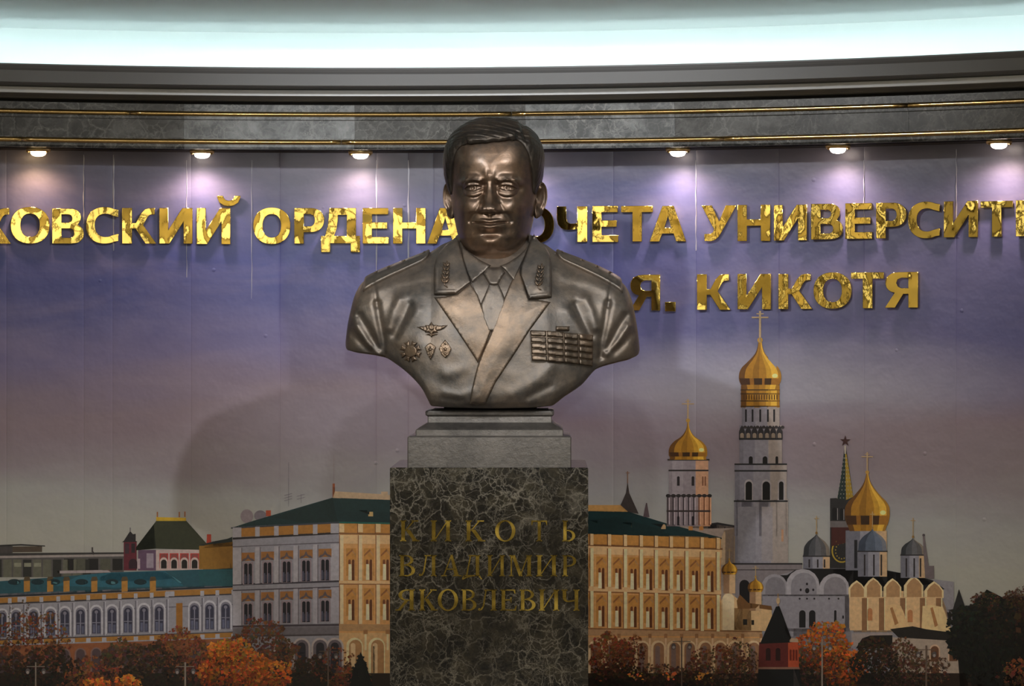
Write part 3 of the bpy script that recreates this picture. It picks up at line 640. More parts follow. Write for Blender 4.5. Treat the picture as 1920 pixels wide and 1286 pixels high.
# lower belfry
cl_ = TW((0.40,0.36,0.38), (0.36,0.32,0.34), (0.62,0.40,0.27))
drum(I, 212, 868, 1072, 111, K7, cl_); drum(I, 212, 1072, 1245, 122, K7, [(-1,(0.24,0.2,0.21)),(-.6,(0.36,0.31,0.33)),(0.3,(0.40,0.33,0.33)),(0.55,(0.62,0.37,0.24)),(1,(0.62,0.37,0.24))])
PR.up()
for y, hw in ((868,118),(928,112),(1070,122)): drum(I, 212, y, y + 9, hw, K7, [(-1,(0.07,0.06,0.06)),(1,(0.10,0.07,0.06))])
for i in range(9):
    x = 96 + i * 29; PR.rect(*one(I,x-3,1082), *one(I,x+4,1240), (0.11,0.09,0.10) if i < 6 else (0.32,0.16,0.09)); PR.rect(*one(I,x+5,1086), *one(I,x+12,1235), (0.52,0.46,0.48) if i < 6 else (0.74,0.48,0.32))
    PR.ell(*one(I,x+2,1074), 4.4, 3.2, (0.05,0.045,0.045))
drum(I, 212, 1155, 1165, 123, K7, [(-1,(0.09,0.07,0.07)),(1,(0.2,0.12,0.09))])
for x, w in ((155,5),(237,5),(292,3),(306,3)): PR.arch(*one(I,x,965), one(I,0,1018)[1], w, (0.05,0.04,0.045) if x<250 else (0.34,0.18,0.11))
for x in (155,237): PR.arch(*one(I,x,1188), one(I,0,1240)[1], 4.5, (0.05,0.04,0.05))
PR.up(); onion(I, 209, [(655,3),(690,7),(720,20),(745,42),(770,78),(800,102),(825,108),(845,108),(862,100),(872,106)], 532, K7)
PR.up(); PR.up()
# great bell tower
CW = TW((0.30,0.29,0.33), (0.36,0.345,0.38), (0.44,0.39,0.36))
tower = [(575,680,105),(680,758,119),(755,896,119),(893,938,147),(936,1100,145),(1098,1300,148)]
for y0, y1, hw in tower: drum(I, 617, y0, y1, hw, K7, CW)
drum(E, 224, 395, 700, 126, K5, CW); PR.poly(E((85,760),(85,703),(415,703),(415,760),(360,880),(100,880)), (0.30,0.27,0.28))
drum(I, 614, 455, 580, 108, K7, GRAD)
PR.up()
for y in (478,500,540,570): drum(I, 614, y, y + 6, 110, K7, [(-1,(0.09,0.05,0.012)),(0.4,(0.30,0.16,0.03)),(1,(0.16,0.08,0.02))])
for i in range(14): PR.rect(*one(I,520+i*14.2,508), *one(I,526+i*14.2,536), (0.13,0.065,0.015))
for x in (534,571,614,657,692): PR.rect(*one(I,x-5,590), *one(I,x+5,660), (0.025,0.022,0.03))
for i in range(7):
    x = 512 + i * 35
    PR.poly(I((x-17,756),(x-17,715),(x-8,690),(x,680),(x+8,690),(x+17,715),(x+17,756)), (0.055,0.05,0.055)); PR.up(); PR.arch(*one(I,x,722), one(I,0,750)[1], 7, (0.36,0.30,0.24)); PR.layer -= 1
    PR.ell(*one(I,x+17,690), 3.5, 3, (0.07,0.06,0.06))
for y, hw in ((893,147),(930,147),(1100,151),(752,121)): drum(I, 617, y, y + 9, hw, K7, [(-1,(0.04,0.04,0.045)),(1,(0.09,0.075,0.07))])
for x, w in ((561,7.5),(641,9),(707,5)): PR.arch(*one(I,x,853), one(I,0,893)[1], w, (0.02,0.018,0.02))
for x, w in ((550,12),(648,14),(732,8.5)):
    PR.arch(*one(I,x,982), one(I,0,1100)[1], w + 4, (0.46,0.43,0.44)); PR.up(); PR.arch(*one(I,x,994), one(I,0,1098)[1], w, (0.014,0.012,0.014)); PR.layer -= 1
PR.rect(*one(I,620,1145), *one(I,625,1300), (0.26,0.25,0.28)); PR.poly(E((224,690),(224,432),(276,432),(276,690)), (0.40,0.37,0.38)); PR.poly(E((110,690),(110,432),(196,432),(196,690)), (0.32,0.31,0.34))
PR.rect(*one(E,158,578), *one(E,167,612), (0.04,0.035,0.04)); PR.rect(*one(E,318,540), *one(E,328,598), (0.56,0.36,0.24)); PR.poly(E((84,708),(84,700),(418,700),(418,708)), (0.055,0.05,0.055)); PR.poly(E((84,735),(84,730),(418,730),(418,735)), (0.13,0.115,0.12))
PR.arch(*one(E,142,780), one(E,0,900)[1], 19, (0.016,0.014,0.018))
PR.up(); onion(I, 613, [(205,8),(240,14),(270,24),(300,46),(330,76),(360,105),(390,117),(410,119),(435,115),(458,102),(478,97)], 38, K7)
PR.up(); PR.up()
# slender spires behind
PR.poly(D((222,262),(252,195),(262,130),(272,195),(325,312),(265,300)), (0.10,0.085,0.08)); PR.poly(D((262,262),(262,140),(270,195),(276,262)), (0.44,0.26,0.10)); PR.line(D((262,70),(262,140)), 1.8, (0.34,0.22,0.15)); PR.line(D((252,80),(274,80)), 1.2, (0.34,0.22,0.15)); PR.poly(D((350,330),(366,250),(372,250),(386,330)), (0.17,0.13,0.14))
# clock tower with the star
ctr = [(550,730),(550,392),(585,390),(600,300),(612,200),(618,150),(626,150),(640,250),(660,385),(668,395),(668,730)]
PR.poly(E(*ctr), (0.050,0.048,0.050)); PR.up()
PR.poly(E((585,395),(600,300),(616,180),(622,180),(624,400)), (0.035,0.062,0.058)); PR.poly(E((626,400),(622,180),(628,180),(660,385)), (0.42,0.30,0.05)); PR.up()
for i in range(11):
    t = i / 10; y = 200 + t * 190; xw = 6 + t * 34
    for q in np.linspace(-1, 1, 3 + i // 3): PR.ell(*one(E, 622 + q * xw * (.95 if q < 0 else .9), y), 0.9, 0.9, (0.42,0.40,0.34))
for x, y, w, h in ((560,435,22,60),(598,440,14,55),(628,430,12,50)): PR.arch(*one(E,x+w/2,y), one(E,0,y+h)[1], w/K5, (0.016,0.015,0.018)); PR.rect(*one(E,x+w+2,y+4), *one(E,x+w+5,y+h), (0.36,0.34,0.34))
PR.poly(E((556,620),(556,530),(640,530),(640,600),(560,620)), (0.11,0.035,0.030)); PR.poly(E((550,530),(550,500),(640,500),(640,530)), (0.22,0.20,0.20))
a0 = [(606 + 46 * math.cos(t), 642 + 54 * math.sin(t)) for t in np.linspace(1.2, 4.9, 14)]; PR.line(E(*a0), 2.6, (0.50,0.38,0.07)); a0 = [(606 + 30 * math.cos(t), 642 + 38 * math.sin(t)) for t in np.linspace(1.2, 4.9, 10)]
for q in a0: PR.ell(*one(E,*q), 1.1, 1.4, (0.46,0.35,0.08))
PR.poly(E(*[(622 + (26 if i % 2 == 0 else 10) * math.sin(i * math.pi / 5), 119 - (28 if i % 2 == 0 else 11) * math.cos(i * math.pi / 5)) for i in range(10)]), (0.085,0.030,0.030)); PR.line(E((622,140),(622,180)), 3, (0.50,0.46,0.40))
PR.up()
# cathedral: body, gables, domes
PR.poly(E((228,1420),(228,830),(300,760),(420,726),(640,726),(900,760),(1140,790),(1140,1420)), (0.36,0.345,0.375))
PR.poly(G((86,1020),(86,790),(556,800),(556,860),(600,1020)), (0.74,0.53,0.31))
PR.up()
PR.poly(E((236,800),(285,758),(345,758),(380,735),(425,727),(640,727),(800,740),(960,752),(1040,800),(905,820),(640,830),(340,830)), (0.020,0.018,0.022)); PR.poly(G((-20,780),(-20,705),(270,712),(440,745),(500,762),(560,806),(480,815),(300,815),(86,815)), (0.020,0.018,0.022))
PR.up()
def gable(f, cx, y0, hw, yb, k, out, inn, pt):
    h = hw / k; c = one(f, cx, y0); b_ = one(f, 0, yb)[1]
    PR.arch(c[0], c[1], b_, 2 * h, out, pt); PR.up(); PR.arch(c[0] + h * .06, c[1] + h * .22, b_, 2 * h * .76, inn, pt); PR.up(); PR.layer -= 2
gable(E, 285, 752, 62, 850, K5, (0.40,0.38,0.41), (0.30,0.285,0.31), False); gable(E, 420, 728, 80, 850, K5, (0.48,0.46,0.49), (0.345,0.33,0.36), False); gable(E, 570, 750, 72, 850, K5, (0.48,0.46,0.49), (0.33,0.31,0.335), False)
for cx in (122, 204, 300, 405, 506): gable(G, cx, 762 if cx < 150 else 748 if cx < 250 else 752 if cx<350 else 740 if cx < 450 else 766, 44 if cx < 350 else 48, 850, K6, (0.86,0.66,0.42), (0.52,0.34,0.19), True)
PR.up(); PR.up()
PR.poly(E((230,1050),(230,852),(640,852),(640,1050)), (0.37,0.355,0.39)); PR.poly(E((230,858),(230,850),(640,850),(640,858)), (0.20,0.185,0.2)); PR.poly(E((340,1030),(340,855),(350,855),(350,1030)), (0.25,0.235,0.26)); PR.poly(E((515,1020),(515,855),(527,855),(527,1020)), (0.27,0.255,0.28)); PR.poly(E((620,1030),(620,855),(640,855),(640,1030)), (0.27,0.25,0.27)); PR.poly(E((330,1026),(330,1012),(645,1012),(645,1026)), (0.22,0.2,0.21)); PR.poly(E((340,1420),(340,1026),(650,1026),(650,1420)), (0.30,0.28,0.30))
PR.poly(G((86,1010),(86,845),(545,845),(545,880),(595,1012)), (0.74,0.54,0.33)); PR.up()
for x, y0, y1, w in ((418,925,1008,12),(465,925,1008,12),(575,925,980,4.5),(612,950,965,3)): PR.arch(*one(E,x,y0), one(E,0,y1)[1], w, (0.03,0.028,0.034))
for x in (405,440,475,545,590): PR.ell(*one(E,x,870), 1.8, 1.8, (0.05,0.045,0.05))
PR.ell(*one(E,441,832), 4, 5, (0.035,0.03,0.035)); PR.ell(*one(E,410,828), 2, 2.4, (0.04,0.03,0.04)); PR.ell(*one(E,470,828), 2, 2.4, (0.04,0.03,0.04)); PR.ell(*one(E,440,800), 2, 2.4, (0.04,0.03,0.04))
for x in (160, 245, 350, 448, 528): PR.poly(G((x-12,1010),(x-12,850),(x+14,850),(x+14,1010)), (0.36,0.215,0.12)); PR.poly(G((x+14,1010),(x+14,850),(x+19,850),(x+19,1010)), (0.90,0.72,0.48))
for x, y in ((188,900),(388,908)): PR.arch(*one(G,x,y), one(G,0,y+62)[1], 9.5, (0.58,0.30,0.15))
PR.poly(G((262,1010),(262,890),(300,880),(345,890),(388,1010)), (0.80,0.58,0.34)); PR.poly(G((444,1010),(448,890),(500,885),(548,895),(598,1018)), (0.84,0.62,0.37)); PR.up(); PR.poly(G((288,900),(300,895),(330,975),(312,985)), (0.48,0.27,0.13)); PR.poly(G((488,900),(500,895),(526,985),(510,995)), (0.52,0.29,0.14))
PR.poly(G((300,1290),(300,1045),(660,1060),(720,1290)), (0.50,0.42,0.36)); PR.poly(G((640,1110),(660,1060),(725,1290),(640,1290)), (0.40,0.37,0.40)); PR.poly(G((98,1090),(98,1025),(300,1025),(300,1090)), (0.44,0.38,0.36)); PR.up()
PR.poly(G((288,1004),(400,990),(470,1005),(585,1020),(664,1058),(640,1064),(330,1046)), (0.045,0.038,0.035)); PR.poly(G((118,1100),(150,1050),(190,1036),(300,1034),(300,1100)), (0.035,0.028,0.024))
for x, y in ((510,1080),(602,1078),(512,1180)): PR.arch(*one(G,x,y), one(G,0,y+85)[1], 20, (0.66,0.50,0.38)); PR.up(); PR.arch(*one(G,x,y+8), one(G,0,y+85)[1], 15, (0.23,0.12,0.07)); PR.layer -= 1
PR.up()
SIL = [(-1,(0.06,0.065,0.075)),(-.6,(0.13,0.135,0.15)),(-.1,(0.20,0.20,0.215)),(.35,(0.17,0.165,0.17)),(.75,(0.30,0.26,0.22)),(1,(0.14,0.11,0.09))]
BLU = [(-1,(0.09,0.11,0.15)),(-.5,(0.15,0.18,0.235)),(.2,(0.20,0.235,0.30)),(.7,(0.26,0.27,0.30)),(1,(0.26,0.20,0.17))]
DRM = [(-1,(0.24,0.24,0.28)),(-.3,(0.36,0.355,0.40)),(.45,(0.40,0.375,0.385)),(.5,(0.62,0.46,0.30)),(1,(0.50,0.35,0.22))]
drum(E, 722, 545, 735, 98, K5, DRM); PR.up()
for x in (668,672,676): PR.rect(*one(E,x-3,590), *one(E,x+4,725), (0.05,0.05,0.06))
onion(E, 727, [(270,4),(295,9),(320,18),(340,30),(360,46),(385,68),(410,92),(440,106),(468,107),(500,102),(530,90),(548,84)], 172, K5); PR.up(); PR.up()
def small(f, k, cx, top, base, hw, dr_b, cross, cols, cr=(0.50,0.38,0.22)):
    x = one(f, cx, 0)[0]; yt, yb = one(f,0,top)[1], one(f,0,base)[1]; h = hw / k
    drum(f, cx, base - 4, dr_b, hw * 1.02, k, DRM); PR.up()
    PR.revolve(x, [(yt - 6, 0.6), (yt - 2, 1.6), (yt + (yb-yt)*.10, h*.32), (yt + (yb-yt)*.30, h*.68), (yt + (yb-yt)*.6, h*.95), (yb - 2, h), (yb + 1, h*1.04)], cols)
    PR.rect(x - h*1.05, yb, x + h*1.05, yb + 2.2, (0.06,0.055,0.06))
    for q in (-.55, .1, .62): PR.rect(x + h*q - 1.5, yb + 7, x + h*q + 1.5, one(f,0,dr_b)[1] - 2, (0.06,0.05,0.055))
    yc = one(f,0,cross)[1]; PR.line([(x, yc), (x, yt - 3)], 1.5, cr); PR.line([(x - 4.5, yc + 5), (x + 4.5, yc + 5)], 1.3, cr); PR.ell(x, yt - 6, 2.2, 2.6, (0.40,0.26,0.10)); PR.layer -= 1
small(E, K5, 485, 572, 665, 62, 727, 475, SIL); small(G, K6, 402, 562, 634, 60, 750, 452, SIL); small(E, K5, 752, 548, 642, 68, 765, 455, BLU); PR.up(); PR.up()
PR.poly(G((462,750),(450,545),(458,540),(480,690),(506,690),(506,755)), (0.24,0.205,0.215)); PR.ell(*one(G,455,538), 2.6, 2.6, (0.13,0.11,0.12)); PR.poly(G((572,910),(600,905),(630,805),(664,905),(664,930)), (0.045,0.045,0.048))
# little gold-domed church
PR.poly(E((30,1020),(30,880),(45,850),(70,835),(95,860),(150,900),(270,915),(280,1025)), (0.70,0.51,0.30)); PR.poly(E((88,1020),(88,915),(205,915),(205,1022)), (0.34,0.215,0.10)); PR.up()
PR.poly(E((105,880),(120,850),(160,890),(270,905),(275,925),(200,915),(110,920)), (0.24,0.13,0.05)); PR.rect(*one(E,135,968), *one(E,155,995), (0.03,0.025,0.02)); PR.rect(*one(E,175,972), *one(E,188,995), (0.04,0.03,0.02)); PR.arch(*one(E,65,845), one(E,0,1020)[1], 22, (0.80,0.66,0.46))
for cx, yb, hw in ((70,755,38),(195,838,38)):
    drum(E, cx, yb, yb + 90, hw * .74, K5, [(-1,(0.40,0.26,0.16)),(0,(0.66,0.48,0.30)),(1,(0.78,0.56,0.32))]); PR.up()
    onion(E, cx, [(yb-70,2),(yb-55,8),(yb-48,22),(yb-35,34),(yb-20,38),(yb-6,33),(yb,30)], yb - 125, K5, False); PR.layer -= 1
PR.up(); PR.up()
# foliage: clusters of small irregular blots
def blot(cx, cy, r, col):
    n = rnd.randint(3, 6); a0 = rnd.random() * 6.28
    pts = [(cx + r * rnd.uniform(.35, 1.35) * math.cos(a0 + 6.2832 * i / n), cy + r * rnd.uniform(.35, 1.25) * math.sin(a0 + 6.2832 * i / n)) for i in range(n)]
    PR.tri(pts, tuple(max(0.004, c * rnd.uniform(.6, 1.35)) for c in col))
def foliage(cx, cy, rx, ry, n, cols, r=(2.5, 7)):
    n = int(n * 2.0)
    for i in range(n):
        t = rnd.random() * 6.283; q = rnd.random() ** .5 * (1 + .10 * math.sin(3 * t + cx) + .08 * math.sin(7 * t + cy))
        x, y = cx + rx * q * math.cos(t), cy + ry * q * math.sin(t)
        if y > 1400: continue
        hi = -(y - cy) / ry * .5 + .5
        c = cols[min(len(cols) - 1, max(0, int((hi * .8 + rnd.random() * .5) * len(cols) * .85)))]
        PR.layer = LB + (i * 4) // n; blot(x, y, rnd.uniform(*r) * (.95 if i < n * .3 else .62), c)
    PR.layer = LB
LB = PR.layer + 1
DKT = [(0.010,0.009,0.008), (0.025,0.019,0.014), (0.05,0.032,0.02), (0.09,0.05,0.025)]
ORA = [(0.10,0.035,0.012), (0.24,0.075,0.018), (0.42,0.14,0.03), (0.60,0.22,0.05), (0.70,0.30,0.07)]
RUS = [(0.06,0.028,0.018), (0.13,0.055,0.03), (0.22,0.09,0.045), (0.30,0.13,0.06)]
BRN = [(0.035,0.022,0.016), (0.08,0.045,0.03), (0.14,0.08,0.05), (0.19,0.11,0.07)]
EVG = [(0.006,0.008,0.007), (0.012,0.015,0.012), (0.02,0.024,0.018), (0.035,0.038,0.026)]
for y0 in range(1262, 1420, 24): PR.poly([(-520, y0), (733, y0), (733, y0 + 25), (-520, y0 + 25)], (0.045,0.028,0.018)); PR.poly([(1100, y0), (2400, y0), (2400, y0 + 25), (1100, y0 + 25)], (0.05,0.03,0.022))
PR.poly([(-520,1420),(-520,1090),(-60,1090),(-20,1230),(-20,1420)], (0.05,0.03,0.02)); PR.poly([(1810,1420),(1790,1150),(1830,1130),(1850,1105),(1880,1120),(2400,1090),(2400,1420)], (0.016,0.013,0.012)); LB += 1
foliage(-260, 1230, 260, 160, 260, RUS, (6, 14))
foliage(60, 1215, 70, 70, 420, RUS, (1.6, 5)); foliage(95, 1255, 60, 40, 260, DKT); foliage(10, 1265, 40, 40, 160, DKT); foliage(45, 1175, 45, 45, 90, BRN, (1, 3))
foliage(170, 1275, 60, 40, 260, RUS); foliage(240, 1240, 55, 38, 240, BRN); foliage(290, 1262, 65, 52, 320, DKT); foliage(340, 1225, 55, 45, 320, RUS, (2, 5)); foliage(378, 1250, 45, 40, 180, RUS); LB += 4
foliage(490, 1215, 62, 52, 420, BRN + RUS[2:], (2, 6)); foliage(525, 1245, 40, 40, 150, RUS); LB += 4
foliage(440, 1255, 68, 52, 520, ORA, (2.5, 7)); foliage(420, 1225, 34, 24, 160, ORA); foliage(500, 1270, 50, 34, 220, ORA); foliage(240, 1288, 28, 22, 130, ORA); foliage(180, 1285, 30, 14, 70, ORA); LB += 4
foliage(585, 1268, 38, 36, 230, DKT); foliage(620, 1250, 44, 38, 160, RUS, (1.5, 4)); foliage(655, 1280, 40, 30, 160, RUS)
for k in range(60):
    t = rnd.random(); y = 1226 + t * 66; PR.layer = LB + 4; blot(676 + rnd.uniform(-1, 1) * (3 + t * 26), y, rnd.uniform(2.5, 5), EVG[rnd.randint(1, 3)])
PR.poly([(676,1222),(662,1258),(654,1300),(704,1300),(690,1258)], (0.010,0.012,0.011)); LB += 5
foliage(1145, 1232, 42, 44, 420, RUS + [(0.34,0.14,0.06)], (1.5, 5)); foliage(1180, 1222, 34, 28, 160, RUS, (1.5, 4)); foliage(1160, 1275, 55, 30, 240, DKT); foliage(1240, 1268, 50, 24, 170, BRN, (2, 5)); foliage(1345, 1255, 68, 42, 420, BRN + RUS[2:], (2, 5)); foliage(1300, 1280, 60, 20, 150, DKT); foliage(1390, 1240, 34, 40, 160, BRN, (1.5, 4))
for x in (1190, 1255, 1318): PR.layer = LB + 5; [blot(x + rnd.uniform(-16, 16), 1266 + rnd.uniform(-6, 8), rnd.uniform(2, 5), (0.62,0.30,0.09)) for _ in range(10)]
LB += 6
foliage(1545, 1215, 55, 48, 460, ORA[:4], (2, 6)); foliage(1580, 1250, 46, 40, 260, ORA[:4]); foliage(1530, 1255, 50, 44, 330, BRN, (2, 6)); foliage(1500, 1262, 30, 30, 130, DKT); LB += 4
foliage(1640, 1242, 44, 46, 380, DKT, (2, 6)); foliage(1690, 1250, 48, 48, 420, BRN, (1.5, 5)); foliage(1745, 1262, 38, 36, 200, BRN, (1.5, 4)); LB += 4
foliage(1845, 1200, 62, 86, 640, EVG, (3, 8)); foliage(1900, 1175, 60, 60, 420, DKT, (2.5, 7)); foliage(1850, 1128, 28, 18, 160, BRN, (1.5, 4)); foliage(1915, 1125, 34, 26, 200, BRN, (1.5, 4)); foliage(2120, 1220, 220, 140, 320, DKT, (6, 15)); foliage(1800, 1180, 26, 40, 160, EVG)
for cx, y0, h, w in ((1848, 1124, 90, 18), (1878, 1120, 110, 20), (1808, 1150, 80, 16)):
    for k in range(70):
        t = rnd.random(); PR.layer = LB + 4; blot(cx + rnd.uniform(-1, 1) * (2 + t * w), y0 + t * h, rnd.uniform(2, 5), EVG[rnd.randint(0, 2)])
foliage(1910, 1262, 40, 24, 90, RUS); LB += 6; PR.layer = LB
# small red tower with a black tent roof, bottom edge
PR.poly(E((200,1420),(208,1200),(402,1200),(440,1420)), (0.016,0.018,0.022)); PR.poly(E((352,1420),(355,1200),(402,1200),(430,1420)), (0.14,0.125,0.125))
PR.poly(E((208,1200),(212,1078),(350,1078),(350,1200)), (0.17,0.040,0.035)); PR.poly(E((350,1200),(350,1078),(398,1074),(402,1200)), (0.50,0.13,0.06)); PR.up()
PR.poly(E((216,1085),(292,908),(308,905),(372,1078)), (0.013,0.014,0.017)); PR.poly(E((302,905),(308,905),(372,1078),(352,1080)), (0.07,0.06,0.055)); PR.poly(E((340,1076),(345,1055),(395,1060),(400,1078)), (0.52,0.40,0.30)); PR.ell(*one(E,302,880), 3.4, 6, (0.60,0.46,0.30)); PR.line(E((302,845),(302,905)), 1.6, (0.45,0.30,0.15))
for x in (255, 302): PR.arch(*one(E,x,1105), one(E,0,1165)[1], 9, (0.05,0.016,0.015))
for x in (362, 376, 390): PR.arch(*one(E,x,1112), one(E,0,1165)[1], 4, (0.22,0.045,0.025))
PR.poly(E((206,1206),(206,1196),(404,1196),(404,1206)), (0.33,0.20,0.15)); PR.up()
# printed street lamps
for f, x, yt, yb, w in ((A,212,1145,1290,2.6),(A,1100,1145,1290,3.4),(B,710,1065,1290,2.6),(D,568,1010,1300,2.4),(E,512,1060,1300,3),(G,468,1085,1300,3.2)):
    c0, c1 = one(f, x, yt), one(f, x, yb); lc = (0.34,0.29,0.25) if f in (A, E) else (0.20,0.15,0.12)
    PR.line([c0, c1], w, lc); PR.line([(c0[0]-17, c0[1]+8), (c0[0]+17, c0[1]+8)], 1.3, lc)
    for s_ in (-1, 1): PR.ell(c0[0]+15*s_, c0[1]+17, 4.2, 5.6, (0.16,0.14,0.14)); PR.up(); PR.ell(c0[0]+15*s_, c0[1]+19, 2.6, 2.8, (0.40,0.36,0.34)); PR.layer -= 1
sk = PR.m.build('printed_skyline', mpnt, mural); tag(sk, 'printed autumn city skyline with golden domes and long palace')
# ------------------------------------------------------------------ gold letters on the wall
def ea(cx, cy, rx, ry, a0, a1, n=14, ex=2.25):
    out = []
    for i in range(n + 1):
        a = math.radians(a0 + (a1 - a0) * i / n); c, s = math.cos(a), math.sin(a)
        out.append((cx + rx * math.copysign(abs(c) ** (2 / ex), c), cy + ry * math.copysign(abs(s) ** (2 / ex), s)))
    return out
i_ = [(0,1),(0,0),(.31,0),(.73,.62),(.73,0),(1,0),(1,1),(.69,1),(.27,.38),(.27,1)]
GL = {
 'К': [[(0,0),(.30,0),(.30,.42),(.40,.42),(.69,0),(1.02,0),(.63,.52),(.72,.68),(.78,.77),(.84,.81),(.97,.82),(.97,1),(.80,1),(.68,.97),(.57,.86),(.41,.585),(.30,.58),(.30,1),(0,1)]],
 'О': [ea(.5,.5,.5,.515,0,360,40)[:-1], ea(.5,.5,.245,.325,360,0,32)[:-1]],
 'В': [[(0,0),(.58,0)] + ea(.60,.285,.40,.285,-80,60,12)[1:] + [(.80,.53)] + ea(.56,.755,.35,.245,-35,88,12) + [(0,1)],
       [(.30,.17),(.30,.43)] + ea(.55,.30,.14,.13,85,-85,8), [(.30,.60),(.30,.83)] + ea(.50,.715,.13,.115,85,-85,8)],
 'С': [[(1,.94)] + ea(.57,.5,.57,.515,62,298,30) + [(1,.06),(1,.27)] + ea(.60,.5,.33,.32,300,60,24) + [(1,.73)]],
 'И': [i_], 'Й': [i_],
 'Р': [[(0,0),(.32,0),(.32,.32),(.52,.32)] + ea(.54,.66,.46,.34,-80,86,16) + [(0,1)], [(.32,.49),(.32,.83)] + ea(.50,.66,.18,.17,84,-84,10)],
 'Д': [[(0,0),(.24,0),(.24,.2),(.76,.2),(.76,0),(1,0),(1,.37),(.90,.37),(.90,1),(.21,1),(.20,.80),(.17,.58),(.10,.37),(0,.37)],
       [(.34,.37),(.66,.37),(.66,.84),(.44,.84),(.43,.70),(.40,.52)]],
 'Е': [[(0,0),(1,0),(1,.19),(.36,.19),(.36,.42),(.94,.42),(.94,.60),(.36,.60),(.36,.82),(.98,.82),(.98,1),(0,1)]],
 'Н': [[(0,0),(.29,0),(.29,.42),(.71,.42),(.71,0),(1,0),(1,1),(.71,1),(.71,.60),(.29,.60),(.29,1),(0,1)]],
 'А': [[(0,0),(.27,0),(.345,.22),(.655,.22),(.73,0),(1,0),(.66,1),(.35,1)], [(.405,.385),(.50,.72),(.595,.385)]],
 'Ч': [[(.67,0),(1,0),(1,1),(.67,1),(.67,.54),(.58,.52),(.45,.52),(.36,.56),(.315,.65),(.31,1),(0,1),(0,.64),(.04,.49),(.14,.39),(.28,.345),(.45,.34),(.67,.36)]],
 'Т': [[(.355,0),(.655,0),(.655,.82),(1,.82),(1,1),(0,1),(0,.82),(.355,.82)]],
 'У': [[(.09,0),(.27,-.01),(.40,.03),(.50,.12),(.58,.25),(1,1),(.70,1),(.51,.55),(.30,1),(0,1),(.365,.33),(.33,.25),(.26,.205),(.09,.20)]],
 'Я': [[(.71,0),(1,0),(1,1),(.44,1)] + ea(.44,.70,.42,.30,100,235,14)[1:] + [(.30,.42),(0,0),(.31,0),(.56,.385),(.71,.385)],
       [(.71,.55),(.50,.55),(.385,.60),(.345,.69),(.385,.79),(.50,.835),(.71,.835)]],
 '.': [[(0,0),(1,0),(1,1),(0,1)]],
}
def glyph_mesh(name, contours, depth, bev):
    cu = bpy.data.curves.new(name, 'CURVE'); cu.dimensions = '2D'; cu.fill_mode = 'BOTH'
    cu.extrude = depth / 2 - bev; cu.bevel_depth = bev; cu.bevel_resolution = 2; cu.offset = -bev
    for c in contours:
        sp = cu.splines.new('POLY'); sp.points.add(len(c) - 1)
        for q, (x, y) in zip(sp.points, c): q.co = (x, y, 0, 1)
        sp.use_cyclic_u = True
    o = bpy.data.objects.new(name, cu); COL.objects.link(o)
    bpy.context.view_layer.update()
    me = bpy.data.meshes.new_from_object(o.evaluated_get(bpy.context.evaluated_depsgraph_get()))
    bpy.data.objects.remove(o); bpy.data.curves.remove(cu); me.name = name
    return me
# character, x0, x1, y top, y bottom in the picture, what singles it out
L1 = [('К',-41,19,390,457,'gold letter К cut off by the left edge of the picture'),
 ('О',20.5,92.6,389,456,'gold letter О, first whole letter from the left edge'),
 ('В',98,157,391,457,'dark gold letter В, third along the upper line from the left edge'),
 ('С',162,222,389,456,'rounded open gold letter С, fourth along the upper line from the left edge'),
 ('К',229,292,390,457,'gold letter К with slanted arms, fifth along the upper line from the left edge'),
 ('И',299,361,390,457,'gold letter И just left of the letter with a breve'),
 ('Й',369,432,390,458,'gold letter Й with a curved breve above it'),
 ('О',475,544.5,390,457,'round gold letter О that begins the word left of the head'),
 ('Р',552,608,390,457,'gold letter Р second in the word left of the head'),
 ('Д',602,675,390,473,'gold letter Д with two hanging feet, left of the head'),
 ('Е',680,729,390,457,'gold letter Е, fourth in the word left of the head'),
 ('Н',737,798,390,457,'gold letter Н, fifth in the word left of the head'),
 ('А',801,869,390,457,'gold letter А partly behind the cheek and collar of the bust'),
 ('О',970,1039,388,455,'dark gold letter О partly hidden by the head, right side'),
 ('Ч',1044,1101.5,387,454,'gold letter Ч, second from the head on its right'),
 ('Е',1110.7,1159.6,386,454,'gold letter Е, third from the head on its right'),
 ('Т',1164.7,1224.6,386,453,'gold letter Т, fourth from the head, above its shadow on the wall'),
 ('А',1218,1287,386,453,'gold letter А ending the word right of the head, before a gap'),
 ('У',1315,1381,385,452,'gold letter У that begins the long word at the right'),
 ('Н',1383,1444.6,384,452,'gold letter Н, second in the long word at the right'),
 ('И',1451,1513.6,384,451,'shiny gold letter И, third in the long word at the right'),
 ('В',1521,1581,382,449,'gold letter В with two bowls, fourth in the long word at the right'),
 ('Е',1585,1635.7,381,448,'gold letter Е, fifth in the long word at the right'),
 ('Р',1643,1700,380,447,'gold letter Р, sixth in the long word at the right'),
 ('С',1703,1763,379,446,'open round gold letter С, seventh in the long word at the right'),
 ('И',1769.5,1834.5,377,445,'gold letter И, eighth in the long word at the right'),
 ('Т',1838.6,1900,377,444,'gold letter Т, last whole letter before the right picture edge'),
 ('Е',1905,1956,375,443,'gold letter Е cut off by the right picture edge')]
L2 = [('Я',1181,1238,515,582,'gold letter Я beside the shoulder of the bust, lower line'),
 ('.',1247,1267,566,583.7,'small square gold full stop in the lower line'),
 ('К',1307,1369,514,581,'first gold letter К of the lower line, after the full stop'),
 ('И',1383,1446,513.5,580,'gold letter И of the lower line, second after the full stop'),
 ('К',1459.5,1522,513.5,579.5,'gold letter К of the lower line, third after the full stop'),
 ('О',1525.5,1597,511.5,578,'round gold letter О of the lower line, fourth after the full stop'),
 ('Т',1596,1658,510.5,578,'gold letter Т of the lower line, fifth after the full stop'),
 ('Я',1659,1722,510,577,'last gold letter Я that ends the lower line')]
